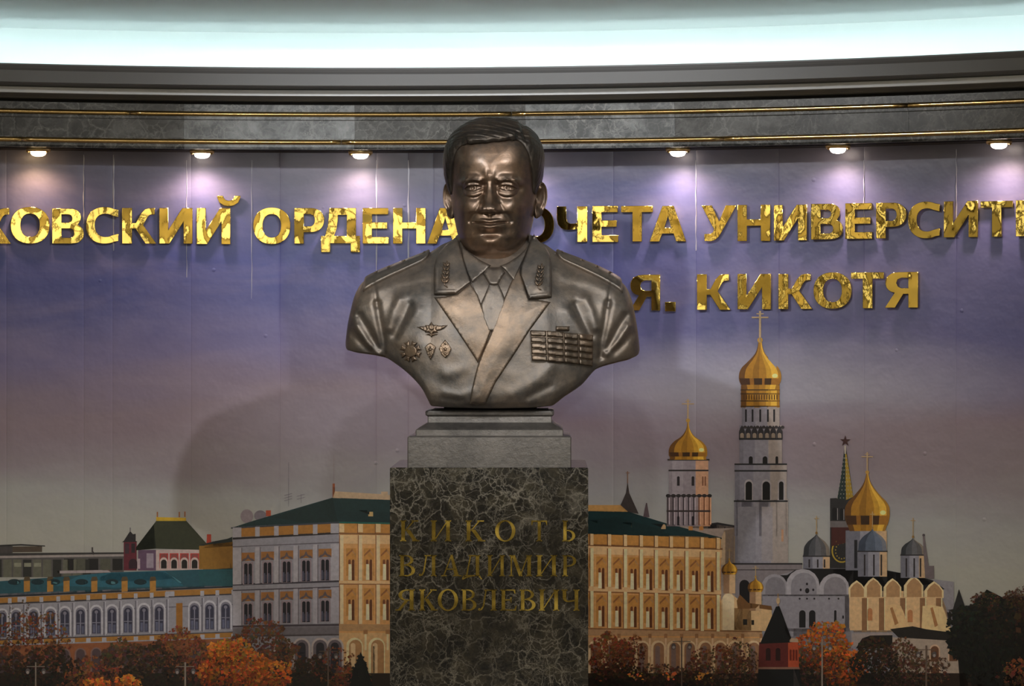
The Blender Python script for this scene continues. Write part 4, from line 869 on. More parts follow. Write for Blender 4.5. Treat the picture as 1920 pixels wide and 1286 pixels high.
TILT = {}
cache = {}
for row, grp in ((L1, 'gold letters of the upper wall line'), (L2, 'gold letters of the lower wall line')):
    for i_l, (ch, x0, x1, y0, y1, lab) in enumerate(row):
        pm = 0.0115
        uc = (x0 + x1) / 2; X, Y = wall_xy(uc, pm); k = Y / FPX
        w, h = (x1 - x0) * k, (y1 - y0) * k
        cs = [[((x - .5) * w, y * h) for x, y in c] for c in GL[ch]]
        if ch == 'Й':
            cs.append([(w*x, h*y) for x, y in ([(.10,1.34),(.11,1.27),(.17,1.15),(.30,1.07),(.45,1.045),(.60,1.07),(.73,1.15),(.79,1.27),(.80,1.34),(.62,1.34),(.59,1.27),(.54,1.22),(.45,1.20),(.36,1.22),(.31,1.27),(.28,1.34)])])
        key = (ch, round(w, 3), round(h, 3))
        if key not in cache: cache[key] = glyph_mesh('gold_letter', cs, 0.010, 0.0009); cache[key].materials.append(M_gold)
        o = bpy.data.objects.new('gold_full_stop' if ch == '.' else 'gold_letter', cache[key]); COL.objects.link(o)
        o.location = (X, Y, EYE - (y1 - CY) * k)
        f = math.atan2(X - NX, Y - NY)
        o.rotation_euler = (math.pi / 2 + math.radians(rnd.uniform(-1.3, 1.3)), 0, -f + max(-.075, min(.075, f * .5)) + math.radians(rnd.uniform(-1.8, 1.8)))
        tag(o, lab, 'letter' if ch != '.' else 'full stop', grp)

# ------------------------------------------------------------------ pedestal of dark marble with gilt letters
YAW = -0.0115
PF = 7.26                                          # distance of its front face
px_c = (919 - CX) * PF / FPX
PCX, PCY = px_c, PF + 0.245
def R2(x, y):                                      # pedestal-local (x right, y away) to world
    c, s = math.cos(YAW), math.sin(YAW); return (PCX + x * c - y * s, PCY + x * s + y * c)
def frusta(levels, n=0):
    """stacked rectangles [(z, half width x, half depth y, bevel)]: one closed shell"""
    mm = MB(); rows = []
    for z, hx, hy, bv in levels:
        r = []
        for sx, sy in ((-1,-1),(1,-1),(1,1),(-1,1)):
            c0, c1 = (sx*hx, sy*(hy-bv)), (sx*(hx-bv), sy*hy)
            r += ([c0, c1] if sx*sy > 0 else [c1, c0])
        rows.append([(*R2(x, y), z) for x, y in r])
    a = np.array(rows); mm.grid(a, True); k = a.shape[1]
    mm.f.append(tuple(reversed(range(k)))); mm.f.append(tuple((len(rows)-1)*k + i for i in range(k)))
    return mm
HW = 186 * PF / FPX; HD = 0.245
ZT = EYE - (876.5 - CY) * PF / FPX
ped = empty('pedestal', (PCX, PCY, 0))
tag(ped, 'square pedestal of dark veined marble carrying the bronze bust, three lines of gilt letters', 'pedestal')
frusta([(0, HW, HD, .002), (ZT-.003, HW, HD, .002), (ZT-.0008, HW-.001, HD-.001, .002), (ZT, HW-.003, HD-.003, .002)]).build('marble_block', M_marble, ped, fix=True)
# serif letters from strokes in a unit-height box (y 0..1)
def S(*pts): return list(pts)
def stem(x, w=.17, y0=0, y1=1, sl=.07, t=.055):
    return [S((x,y0),(x+w,y0),(x+w,y1),(x,y1)), S((x-sl,y0),(x+w+sl,y0),(x+w+sl*.6,y0+t),(x-sl*.6,y0+t)), S((x-sl,y1),(x-sl*.6,y1-t),(x+w+sl*.6,y1-t),(x+w+sl,y1))]
def para(xb, xt, w, y0, y1): return [S((xb,y0),(xb+w,y0),(xt+w,y1),(xt,y1))]
def bowl(cx, cy, rx, ry, a0, a1, tx, ty, n=12):
    o = [(cx+rx*math.cos(math.radians(a)), cy+ry*math.sin(math.radians(a))) for a in np.linspace(a0, a1, n)]
    i = [(cx+(rx-tx)*math.cos(math.radians(a)), cy+(ry-ty)*math.sin(math.radians(a))) for a in np.linspace(a0, a1, n)]
    return [S(o[k], o[k+1], i[k+1], i[k]) for k in range(n-1)]
SER = {
 'К': (.88, stem(.07) + para(.22,.62,.07,.50,.97) + [S((.55,.945),(.88,.945),(.86,1),(.55,1))] + para(.62,.26,.20,.03,.56) + [S((.58,0),(.94,0),(.92,.05),(.58,.05))]),
 'И': (.98, stem(.07) + stem(.74) + [S((.20,.10),(.26,.10),(.78,.90),(.72,.90))]),
 'О': (.98, bowl(.49,.5,.48,.52,0,360,.17,.06,26)),
 'Т': (.86, stem(.345, sl=.09) + [S((0,.94),(.86,.94),(.86,1),(0,1)), S((0,.78),(.04,.78),(.10,.95),(0,.95)), S((.82,.78),(.86,.78),(.86,.95),(.76,.95))]),
 'Ь': (.74, stem(.07) + bowl(.30,.27,.40,.28,-90,90,.16,.055) + [S((.2,0),(.32,0),(.32,.055),(.2,.055)), S((.2,.495),(.32,.495),(.32,.55),(.2,.55))]),
 'В': (.82, stem(.07) + bowl(.36,.27,.42,.28,-90,90,.17,.055) + bowl(.34,.765,.36,.235,-90,90,.15,.055) + [S((.2,0),(.38,0),(.38,.055),(.2,.055)), S((.2,.50),(.38,.50),(.38,.555),(.2,.555)), S((.2,.945),(.36,.945),(.36,1),(.2,1))]),
 'Л': (.90, stem(.66) + [S((.30,.945),(.70,.945),(.70,1),(.30,1)), S((.22,.20),(.30,.20),(.42,.98),(.36,.98)), S((.10,.0),(.20,.04),(.30,.22),(.24,.24),(.14,.09),(.06,.08))] + bowl(.07,.06,.06,.06,0,360,.05,.05,10)),
 'А': (.98, [S((.10,.03),(.17,.03),(.52,1),(.46,1)), S((.64,.03),(.84,.03),(.54,1.02),(.44,1.0)), S((.24,.30),(.70,.30),(.70,.36),(.26,.36)), S((0,0),(.28,0),(.26,.05),(.02,.05)), S((.56,0),(.98,0),(.95,.05),(.58,.05))]),
 'Д': (1.0, stem(.66) + [S((.30,.945),(.70,.945),(.70,1),(.30,1)), S((.18,.06),(.26,.06),(.44,.98),(.38,.98)), S((.06,0),(.86,0),(.86,.055),(.06,.055)), S((.06,.05),(.14,.05),(.02,-.16),(-.03,-.14)), S((-.03,-.14),(.02,-.17),(.22,-.07),(.20,-.02)), S((.20,-.02),(.22,-.08),(.55,.0),(.50,.04)), S((.76,.03),(.84,.05),(.98,-.13),(.94,-.16))]),
 'М': (1.16, stem(.09, .07, sl=.08) + stem(.90, .17) + para(.50,.13,.17,.0,1) + para(.52,.90,.06,.0,1)),
 'Р': (.76, stem(.07) + bowl(.32,.73,.40,.27,-90,90,.16,.055) + [S((.2,.945),(.34,.945),(.34,1),(.2,1)), S((.2,.46),(.34,.46),(.34,.515),(.2,.515))]),
 'Я': (.86, stem(.62) + bowl(.50,.73,.38,.27,90,270,.16,.055) + [S((.48,.945),(.66,.945),(.66,1),(.48,1)), S((.44,.46),(.66,.46),(.66,.515),(.44,.515)), S((.10,.05),(.24,.05),(.58,.49),(.42,.49)), S((-.02,0),(.22,0),(.24,.055),(0,.055))]),
 'Е': (.80, stem(.07) + [S((.2,0),(.76,0),(.80,.24),(.76,.24),(.66,.055),(.2,.055)), S((.2,.48),(.52,.48),(.52,.535),(.2,.535)), S((.50,.38),(.55,.38),(.55,.64),(.50,.64)), S((.2,.945),(.64,.945),(.70,.80),(.74,.80),(.72,1),(.2,1))]),
 'Ч': (.86, stem(.62) + [S((.05,.60),(.22,.60),(.22,.98),(.05,.98)), S((-.01,.945),(.28,.945),(.28,1),(-.01,1))] + bowl(.34,.62,.29,.22,180,262,.17,.065) + [S((.32,.40),(.64,.45),(.64,.52),(.32,.47))]),
}
ROWS = [(975.5, 1014.5, [('К',751.8,787),('И',809,848.5),('К',874.5,910),('О',930,969),('Т',998.5,1028),('Ь',1056,1082)]),
        (1040.5, 1080, [('В',750,782),('Л',787,821),('А',829,868),('Д',869,907),('И',915,949),('М',956,1001),('И',1007,1047),('Р',1056,1084)]),
        (1104.8, 1144.5, [('Я',744,780.5),('К',788,821),('О',822.5,861.5),('В',867,897),('Л',898,934),('Е',940,971),('В',976,1008),('И',1012,1051),('Ч',1055,1089)])]
kf = PF / FPX
for yt, yb, row in ROWS:
    for ch, x0, x1 in row:
        wd, parts = SER[ch]; h = (yb - yt) * kf; z0 = EYE - (yb - CY) * kf
        w = (x1 - x0) * kf; ox = (x0 - CX) * kf - PCX
        mm = MB()
        for pl in parts:
            ar = sum(a[0]*b[1]-b[0]*a[1] for a, b in zip(pl, pl[1:] + pl[:1]))
            if ar < 0: pl = pl[::-1]
            n = len(pl); f0 = len(mm.v)
            q = [(ox + x / wd * w, z0 + y * h) for x, y in pl]
            mm.v += [(*R2(x, -HD - 0.0035), z) for x, z in q] + [(*R2(x, -HD + 0.001), z) for x, z in q]
            mm.f.append(tuple(f0 + i for i in range(n)))
            for i in range(n): mm.f.append((f0 + i, f0 + n + i, f0 + n + (i+1) % n, f0 + (i+1) % n))
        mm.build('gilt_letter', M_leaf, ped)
# ------------------------------------------------------------------ the bronze bust
Y0 = 7.47; s0 = Y0 / FPX                           # plane of the silhouette; one unit = one picture pixel there
ZB = ZT
bust = empty('bust', (PCX, PCY, ZB))
tag(bust, 'dark bronze bust of a short-haired man in a decorated uniform jacket on the marble pedestal', 'bust')
# stepped bronze socle
def zs(py, Yf): return EYE - (py - CY) * Yf / FPX
def hx(x0, x1, Yf): return (x1 - x0) / 2 * Yf / FPX
c_s = R2(0, 0)
F1 = PCY - 0.205
so = [(ZB, hx(767,1074,F1), .205, .002), (zs(818.5,F1)-.002, hx(767,1074,F1), .205, .002), (zs(818,F1), hx(767,1074,F1)-.003, .202, .002),
      (zs(817,F1), hx(784,1061,F1+.02), .186, .002), (zs(806.5,F1+.02), hx(784,1061,F1+.02), .186, .002), (zs(805,F1+.02), hx(784,1061,F1+.02)-.002, .184, .002),
      (zs(801,F1+.03), hx(790,1053,F1+.03), .176, .002), (zs(796,F1+.045), hx(799,1044,F1+.04), .163, .002), (zs(793,F1+.05), hx(803,1040,F1+.05), .157, .002),
      (zs(792,F1+.05), hx(804.5,1037.5,F1+.05), .155, .002), (zs(781,F1+.05), hx(805,1037.5,F1+.05), .154, .002), (zs(779.5,F1+.045), hx(803,1039.5,F1+.05), .157, .002),
      (zs(777.5,F1+.045), hx(800.5,1041.5,F1+.045), .161, .004), (zs(773,F1+.045), hx(800,1042,F1+.045), .162, .006), (zs(770.5,F1+.045), hx(801,1041,F1+.045), .160, .008), (zs(769.8,F1+.045), hx(804,1038,F1+.05), .156, .008)]
frusta(so).build('socle', M_socle, bust, fix=True)
ztop = so[-1][0]
# neck and top plate, near-black to paint in the shade under the jacket
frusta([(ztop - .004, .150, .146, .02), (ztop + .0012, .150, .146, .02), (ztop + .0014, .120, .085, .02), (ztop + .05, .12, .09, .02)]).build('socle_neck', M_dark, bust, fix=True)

# ---------------- jacket: a tube of cross-sections running from one sleeve stub to the other
XA = 925.0
TOP = [(648,641),(649.5,628),(652,608),(657,584),(663,560),(670,543),(680,529),(692,521),(720,508),(760,492),(806,473),(830,458),(860,447),(890,442),(925,440),(960,441),(990,447),(1020,457),(1043,472),(1090,491),(1130,508),(1158,523),(1170,533),(1180,549),(1187,572),(1192,598),(1196,624),(1198,641),(1199,652)]
BOT = [(648,646),(649.5,652),(653,656),(665,658),(690,661),(722,667),(745,680),(775,704),(795,727),(804,744),(812,757),(860,760),(925,761),(990,760),(1032,757),(1044,750),(1054,742),(1088,719),(1119,688),(1155,677),(1190,668),(1196,664),(1199,657)]
DEP = [(648,2),(649.5,14),(653,26),(660,38),(672,50),(690,59),(712,64),(735,70),(760,84),(790,102),(830,117),(870,124),(925,126),(980,124),(1020,117),(1056,102),(1086,84),(1112,70),(1135,64),(1157,59),(1175,50),(1187,38),(1194,26),(1197.5,14),(1199,2)]
BAK = [(648,2),(649.5,12),(653,24),(660,36),(672,46),(690,54),(720,62),(760,76),(830,92),(925,96),(1020,92),(1090,76),(1130,62),(1157,54),(1175,46),(1187,36),(1194,24),(1197.5,12),(1199,2)]
SH_C = [(0,0),(.02,.13),(.06,.26),(.12,.40),(.20,.55),(.32,.76),(.45,.87),(.58,.94),(.70,.98),(.82,1.0),(.92,1.0),(.97,.975),(1,.92)]
SH_A = [(0,0),(.02,.20),(.06,.38),(.14,.60),(.26,.80),(.42,.95),(.56,1.0),(.72,.98),(.86,.92),(.95,.86),(1,.80)]
def folds(x, z):
    d = np.zeros(np.shape(x))
    for sgn, mx in ((1, lambda v: v), (-1, lambda v: 1848 - v)):
        L = lambda *p: [(mx(a), b) for a, b in p]
        q_ = 1.0 if sgn > 0 else .9
        d -= 7 * ln(x, z, L((709,568),(714,600),(721,635),(724,668)), 6.5) * q_         # seam crease between sleeve and chest
        d -= 3 * ln(x, z, L((700,528),(706,550),(709,575)), 4)
        d += 2.5 * ln(x, z, L((700,566),(709,606),(716,652)), 9); d -= 6.5 * ln(x, z, L((676,592),(692,618),(711,654)), 7.5)
        d += 4.5 * ln(x, z, L((672,612),(690,640),(712,662)), 6); d -= 4.5 * ln(x, z, L((655,618),(672,634),(696,658)), 8)
        d += 5.5 * ln(x, z, L((752,562),(742,584),(734,614)), 9); d -= 4.5 * ln(x, z, L((770,572),(758,600),(744,630)), 8)
        d += 4.0 * ln(x, z, L((786,584),(768,612),(748,640)), 11)
        d += 2.2 * ln(x, z, L((700,548),(735,535),(790,520)), 10)
    d += 2.0 * ln(x, z, [(836,733),(865,740),(888,730)], 7) - 1.2 * ln(x, z, [(834,745),(868,750)], 5) + 3 * ln(x, z, [(840,700),(870,690)], 12)
    d += 3 * ln(x, z, [(960,735),(1000,715),(1030,690)], 12) - 2.5 * ln(x, z, [(990,742),(1030,722)], 7)
    d += 0.9 * lump(x, z, .8)
    return d
def front(x, z):
    """depth towards the viewer of the jacket front, in units, at silhouette-plane pixel (x, z)"""
    t, b_ = itp(TOP, x), itp(BOT, x); v = np.clip((z - t) / np.maximum(b_ - t, 1e-3), 0, 1)
    wa = sst(150, 215, np.abs(x - 924))
    sh = itp(SH_C, v) * (1 - wa) + itp(SH_A, v) * wa
    env = sst(0, .10, v) * sst(0, 14, x - 648) * sst(0, 14, 1199 - x)
    return itp(DEP, x) * sh + folds(x, z) * env
def TW_(x, z, y): return ((x - CX) * s0, Y0 - y * s0, EYE - (z - CY) * s0)
xs = np.concatenate([648 + 52 * np.linspace(0, 1, 34) ** 1.7, np.linspace(701, 1147, 230), 1199 - 51 * np.linspace(1, 0, 34) ** 1.7])
vf = np.linspace(0, 1, 130) ** 1.35; vb = np.linspace(1, 0, 40)[:-1] ** 1.35
rings = []
tX, bX = itp(TOP, xs), itp(BOT, xs)
ring_pts = []
for v in vf:
    z = tX + (bX - tX) * v; ring_pts.append((xs, z, front(xs, z)))
y1 = ring_pts[-1][2]; yk = -itp(BAK, xs) * .8
for t in (0.06, .35, .65, .94): ring_pts.append((xs, bX + (2.0 if t in (.06,.94) else 3.0) * sst(0, 30, xs - 648) * sst(0, 30, 1199 - xs), y1 + (yk - y1) * t))
for v in vb[:]:
    z = tX + (bX - tX) * v; ring_pts.append((xs, z, -itp(BAK, xs) * itp(SH_A, np.full_like(xs, v))))
arr = np.stack([np.stack(TW_(x, z, y), -1) for x, z, y in ring_pts], 1)      # (columns, ring, 3)
m = MB(); m.grid(arr, True); k = arr.shape[1]
m.f.append(tuple(range(k))); m.f.append(tuple((len(xs)-1)*k + i for i in reversed(range(k))))
jacket = m.build('jacket', M_bronze, bust, True, fix=True)

def to_plane(px, py, h=0.0):
    """picture pixel on the jacket front -> silhouette-plane coordinates and depth"""
    x, z = np.array(px, float), np.array(py, float); y = front(x, z)
    for _ in range(4):
        kk = (Y0 - (y + h) * s0) / Y0
        x = CX + (np.array(px, float) - CX) * kk; z = CY + (np.array(py, float) - CY) * kk
        y = front(np.clip(x, 649, 1198), z)
    return x, z, y
def refine(poly, step):
    out = []
    for (ax, ay), (bx, by) in zip(poly, poly[1:] + poly[:1]):
        n = max(1, int(math.hypot(bx - ax, by - ay) / step))
        out += [(ax + (bx - ax) * i / n, ay + (by - ay) * i / n) for i in range(n)]
    return out
def smooth_poly(poly, it=2):
    for _ in range(it):
        o = []
        for p, q in zip(poly, poly[1:] + poly[:1]):
            o += [(p[0]*.75+q[0]*.25, p[1]*.75+q[1]*.25), (p[0]*.25+q[0]*.75, p[1]*.25+q[1]*.75)]
        poly = o
    return poly
def patch(name, poly, h, parent, mat_=None, step=3.2, grid=4.0, bev=2.2, extra=None, sunk=2.0, base=None):
    """a sheet of metal of outline poly (picture pixels) lying on the jacket, h units proud, with rounded rims"""
    bp = refine(poly, step); xs_, ys_ = [p[0] for p in bp], [p[1] for p in bp]
    path = bp + [bp[0]]
    inner = []
    gx = np.arange(min(xs_), max(xs_), grid); gy = np.arange(min(ys_), max(ys_), grid)
    if len(gx) and len(gy):
        X, Z = np.meshgrid(gx, gy); X = X.ravel() + (np.arange(X.size) % 3) * .13; Z = Z.ravel()
        ins = np.zeros(X.shape, bool)
        for (ax, ay), (bx, by) in zip(path[:-1], path[1:]):
            c = ((ay > Z) != (by > Z))
            with np.errstate(divide='ignore', invalid='ignore'): ins ^= c & (X < (bx - ax) * (Z - ay) / (by - ay + 1e-12) + ax)
        dd = segd(X, Z, path); ok = ins & (dd > grid * .45)
        inner = list(zip(X[ok].tolist(), Z[ok].tolist()))
    # an inset ring that carries the rounded rim
    n = len(bp); ar = sum(a[0]*b[1]-b[0]*a[1] for a, b in zip(bp, bp[1:] + bp[:1])); sg = 1 if ar > 0 else -1
    ring = []
    for i in range(n):
        (ax, ay), (bx, by) = bp[i-1], bp[(i+1) % n]; L = math.hypot(bx-ax, by-ay) + 1e-9
        for q in (0.35, 1.0):
            if bev * q < grid * 3: ring.append((bp[i][0] - sg * (by-ay)/L * bev * q, bp[i][1] + sg * (bx-ax)/L * bev * q))
    def inside(P_):
        X = np.array([p[0] for p in P_]); Z = np.array([p[1] for p in P_]); r = np.zeros(X.shape, bool)
        for (ax, ay), (bx, by) in zip(path[:-1], path[1:]):
            c = ((ay > Z) != (by > Z)); r ^= c & (X < (bx - ax) * (Z - ay) / (by - ay + 1e-12) + ax)
        return r
    if ring: ring = [p for p, k_ in zip(ring, inside(ring)) if k_]
    pts = [Vector(p) for p in bp + ring + inner]
    vs, _, fs, _, _, _ = delaunay_2d_cdt(pts, [], [list(range(n))], 1, 1e-4)
    px = np.array([v.x for v in vs]); py = np.array([v.y for v in vs])
    d = segd(px, py, path)
    prof = np.sqrt(np.clip(1 - (1 - np.clip(d / bev, 0, 1)) ** 2, 0, 1))
    x, z, y = to_plane(px, py, h)
    if base is not None: y = base(px, py, y)
    hh = h * prof - sunk * (d < 1e-3)
    if extra is not None: hh = hh + extra(px, py, d) * np.clip(d / bev, 0, 1)
    wv = np.stack(TW_(x, z, y + hh), -1)
    mm = MB(); mm.v = [tuple(v) for v in wv.tolist()]
    for f in fs:
        a, b, c = [wv[i] for i in f[:3]]
        nrm = np.cross(b - a, c - a)
        mm.f.append(tuple(f) if nrm[1] < 0 else tuple(reversed(f)))
    # back sheet so that the piece has a thickness
    return mm.build(name, mat_ or M_bronze, parent, True)

nz = lambda px, py, d: 0.35 * lump(px + 40, py - 20, 1.0)
# shirt front, tie, shirt collar
patch('shirt', [(864,462),(880,490),(905,500),(945,500),(972,486),(990,462),(985,490),(962,530),(944,575),(926,606),(906,585),(884,532),(870,500)], 1.5, bust, extra=nz)
tie = patch('tie', [(917,531),(935,531),(943,548),(952,572),(944,600),(928,622),(914,622),(904,596),(900,570),(909,550)], 8, bust, M_bronze, bev=5, extra=lambda px, py, d: nz(px, py, d) - 1.5 * ln(px, py, [(921,535),(920,575)], 3))
patch('tie_knot', [(911,499),(926,501),(941,499),(948,511),(941,522),(935,534),(926,536),(917,534),(911,524),(905,513)], 13, tie, M_bronze, bev=6, extra=nz)
col_l = [(862,449),(872,464),(886,477),(902,488),(921,497),(913,506),(899,518),(885,530),(876,512),(868,488)]
col_r = [(994,452),(984,468),(968,482),(952,492),(937,498),(946,506),(955,517),(964,527),(976,500),(986,478)]
for cpts in (col_l, col_r): patch('shirt_collar', cpts, 11, bust, bev=3, extra=nz)
# lapels: the viewer's right one laps over and runs down to the cut
lap_l = [(813,557),(836,555),(856,551),(882,531),(896,552),(908,586),(918,612),(928,600),(914,640),(902,668),(896,681),(872,644),(848,608),(830,582)]
patch('lapel', lap_l, 7, bust, M_lapel, step=2.2, grid=3.2, bev=3.2, extra=lambda px, py, d: nz(px, py, d) + 2.5 * sst(0, 30, d))
lap_r = [(1033,566),(1012,562),(992,561),(976,512),(976,496),(966,513),(956,532),(942,566),(929,602),(916,634),(904,662),(896,682),(890,704),(884,730),(880,758),(896,759),(911,757),(918,742),(930,717),(962,669),(994,619),(1014,592)]
patch('lapel', lap_r, 8.5, bust, M_lapel, step=2.2, grid=3.2, bev=3.2, extra=lambda px, py, d: nz(px, py, d) + 3 * sst(0, 30, d))
# jacket collars with corded rim and a leaf sprig each
jc_l = [(813,552),(812.5,530),(813,504),(816,487),(823,473),(837,457),(857,442),(861,452),(866,476),(875,505),(883,529),(855,551),(835,552.5)]
jc_r = [(1035,557),(1035.5,530),(1035,504),(1032,478),(1024,463),(1010,451),(1001,438),(994,452),(986,476),(977,498),(976,516),(992,561),(1012,559.5)]
def rim(pts, r=1.7, hgt=2.4): return lambda px, py, d: nz(px, py, d) + hgt * np.exp(-((segd(px, py, pts)) / r) ** 2) + 3 * sst(0, 22, d)
c1 = patch('collar', jc_l, 11, bust, step=2.4, grid=2.6, bev=3, extra=rim([(818,500),(818,540),(819,546),(852,546)]))
c2 = patch('collar', jc_r, 11, bust, step=2.4, grid=2.6, bev=3, extra=rim([(1030,490),(1030,546),(1029,551),(995,555)]))
def leaf(cx, cy, ang, L, w, parent, h, nm='leaf'):
    c, s = math.cos(ang), math.sin(ang); P_ = []
    for t, q in ((0,.0),(.2,.7),(.45,1),(.7,.75),(1,0),(.7,-.75),(.45,-1),(.2,-.7)):
        a, b = t * L, q * w; P_.append((cx + a*c - b*s, cy + a*s + b*c))
    return patch(nm, P_, h, parent, M_relief, step=2, grid=2, bev=1.6, sunk=9)
def sprig(cx, cy, lean, parent):
    tip = (cx + lean * 7, cy - 46)
    patch('sprig_stem', [(cx-1.3,cy),(tip[0]-.8,tip[1]+8),(tip[0]+.8,tip[1]+8),(cx+1.3,cy)], 17, parent, M_relief, step=3, grid=3, bev=1, sunk=6)
    for i in range(5):
        t = .10 + i * .17; x = cx + (tip[0]-cx)*t; y = cy + (tip[1]-cy)*t; L = 15.5 - i * .9
        leaf(x, y, -math.pi/2 + .62 + lean*.12, L, 3.3, parent, 20); leaf(x, y, -math.pi/2 - .62 + lean*.12, L, 3.3, parent, 20)
    leaf(tip[0], tip[1]+10, -math.pi/2 + lean*.1, 14, 3, parent, 20)
    leaf(cx, cy-1, .5 if lean>0 else math.pi-.5, 9, 2, parent, 17)
sprig(833, 536, 0.6, c1); sprig(1009, 541, 0.9, c2)
# the collar ring standing behind the neck
def band_mb(cx, ly0, rx, ry, z0, z1, th, a0, a1, n=60):
    a = []
    for i in range(n + 1):
        t = math.radians(a0 + (a1 - a0) * i / n); r = []
        for (q, zz) in ((0, z1), (0, z0), (-th, z0), (-th, z1 - 1), (-th * .5, z1 - 2.5)):
            r.append(TW_(cx + (rx + q) * math.sin(t), zz, ly0 + (ry + q) * math.cos(t)))
        a.append(r)
    m_ = MB(); m_.grid(np.array(a), True); return m_
band_mb(927, -8, 73, 62, 478, 443, 6, 62, 298).build('collar_back', M_bronze, bust, True, fix=True)

# ---------------- decorations
def ribbon_at(u, v):
    x = (994 + (1112.5 - 994) * u) * (1 - v) + (997 + (1112 - 997) * u) * v
    y = (619.5 + 8 * u ** 1.5) * (1 - v) + (676 + 11 * u ** 1.5) * v
    return x, y
rb = patch('ribbon_board', [ribbon_at(u, 0) for u in (0,.25,.5,.75,1)] + [ribbon_at(1, v) for v in (.5,1)] + [ribbon_at(u, 1) for u in (.75,.5,.25,0)] + [ribbon_at(0,.5)], 4, bust, M_relief, bev=1.5)
ub_ = [0, .262, .535, .772, 1.0]
for r in range(5):
    for c in range(4):
        e = .007; v0, v1 = r / 5 + .004, (r + 1) / 5 - .012
        off = (.014 if r == 0 and c < 2 else 0) + rnd.uniform(-.006, .006)
        q = [ribbon_at(ub_[c]+e, v0-off), ribbon_at(ub_[c+1]-e, v0-off), ribbon_at(ub_[c+1]-e, v1-off), ribbon_at(ub_[c]+e, v1-off)]
        patch('ribbon', q, 6.4 + rnd.uniform(-.4, .4), rb, M_relief, step=3.5, grid=3.2, bev=1.0, sunk=4, extra=lambda px, py, d, y0_=q[0][1], k_=rnd.uniform(.25,.6): .2 * np.sin(px * k_) + np.clip((py - y0_) / 10, 0, 1.2) * 2.4)
patch('ribbon', [(1042.5,611),(1068,611.5),(1068,620),(1042.5,619.5)], 7.5, rb, M_relief, step=3, grid=4, bev=1.6, sunk=5)
def starpts(cx, cy, ro, ri, n, rot=-90, sq=1.0): return [(cx + (ro if i % 2 == 0 else ri) * math.cos(math.radians(rot + 180 * i / n)), cy + sq * (ro if i % 2 == 0 else ri) * math.sin(math.radians(rot + 180 * i / n))) for i in range(2 * n)]
def disc(cx, cy, rx, ry, n=18): return [(cx + rx * math.cos(2*math.pi*i/n), cy + ry * math.sin(2*math.pi*i/n)) for i in range(n)]
wb = patch('winged_star_badge', starpts(808.5, 616, 14.5, 9, 6, -90, .92), 6, bust, M_relief, step=2, grid=2.5, bev=2); tag(wb, 'badge shaped as a star with two spread wings')
patch('wing', [(800,611),(790,611.5),(781,613),(788,617),(795,621),(801,621)], 4.5, wb, M_relief, step=2, grid=2.5, bev=2, extra=lambda px, py, d: .6*np.sin(px*1.1)); patch('wing', [(817,610),(828,610),(839,609),(833,615),(825,619),(816,620)], 4.5, wb, M_relief, step=2, grid=2.5, bev=2, extra=lambda px, py, d: .6*np.sin(px*1.1))
patch('shield', disc(808.5, 613.5, 6.5, 7), 9, wb, M_relief, step=2, grid=2.2, bev=3, sunk=3); patch('tie_bar', [(797,627),(805,628.5),(808,632),(812,628.5),(821,626),(812,625),(805,625)], 5, wb, M_relief, step=2, grid=2.5, bev=1.5)
oc = patch('order_cross', disc(769.5, 658.5, 13, 13), 6, bust, M_relief, step=2, grid=2.4, bev=3, extra=lambda px, py, d: .5*np.sin(px*.9)*np.sin(py*.9)); tag(oc, 'round-centred cross order with eight broad rays')
for i in range(8):
    a = math.radians(22 + 45 * i); ca, sa = math.cos(a), math.sin(a); r0, r1, w0, w1 = 10, 20.5, 3.0, 5.6
    patch('ray', [(769.5+r0*ca-w0*sa, 658.5+(r0*sa+w0*ca)), (769.5+r1*ca-w1*sa, 658.5+(r1*sa+w1*ca)), (769.5+(r1-2)*ca, 658.5+(r1-2)*sa), (769.5+r1*ca+w1*sa, 658.5+(r1*sa-w1*ca)), (769.5+r0*ca+w0*sa, 658.5+(r0*sa-w0*ca))], 5, oc, M_relief, step=2, grid=2.5, bev=1.5)
for (cx, cy, hw_, hh_, lab) in ((806.5, 658, 10.5, 17, 'diamond badge with a pointed lower end'), (834.5, 654.5, 12, 18, 'oval diamond badge with a small spike above')):
    if hw_ < 11: pl = [(cx-hw_,cy-7),(cx-5,cy-13),(cx,cy-16),(cx+5,cy-13),(cx+hw_,cy-8),(cx+6,cy+6),(cx,cy+hh_),(cx-6,cy+6)]
    else: pl = [(cx,cy-hh_),(cx+7,cy-10),(cx+hw_,cy-1),(cx+7,cy+11),(cx,cy+hh_-1),(cx-7,cy+11),(cx-hw_,cy-1),(cx-7,cy-10)]
    d_ = patch('diamond_badge', pl, 5, bust, M_relief, step=2, grid=2.2, bev=1.8, extra=lambda px, py, d: -1.2 * np.exp(-((d - 3.2) / 1.0) ** 2)); tag(d_, lab)
    patch('emblem', starpts(cx, cy - (3 if hw_ < 11 else 0), 6.2, 3.2, 5), 8, d_, M_relief, step=2, grid=2, bev=2, sunk=3); patch('emblem', disc(cx, cy - (8 if hw_ < 11 else 10), 2.4, 2.6, 10), 8, d_, M_relief, step=1.5, grid=2, bev=1.5, sunk=3)
    patch('emblem', disc(cx, cy + 8, 2.2, 3.6, 10), 8, d_, M_relief, step=1.5, grid=2, bev=1.5, sunk=3)
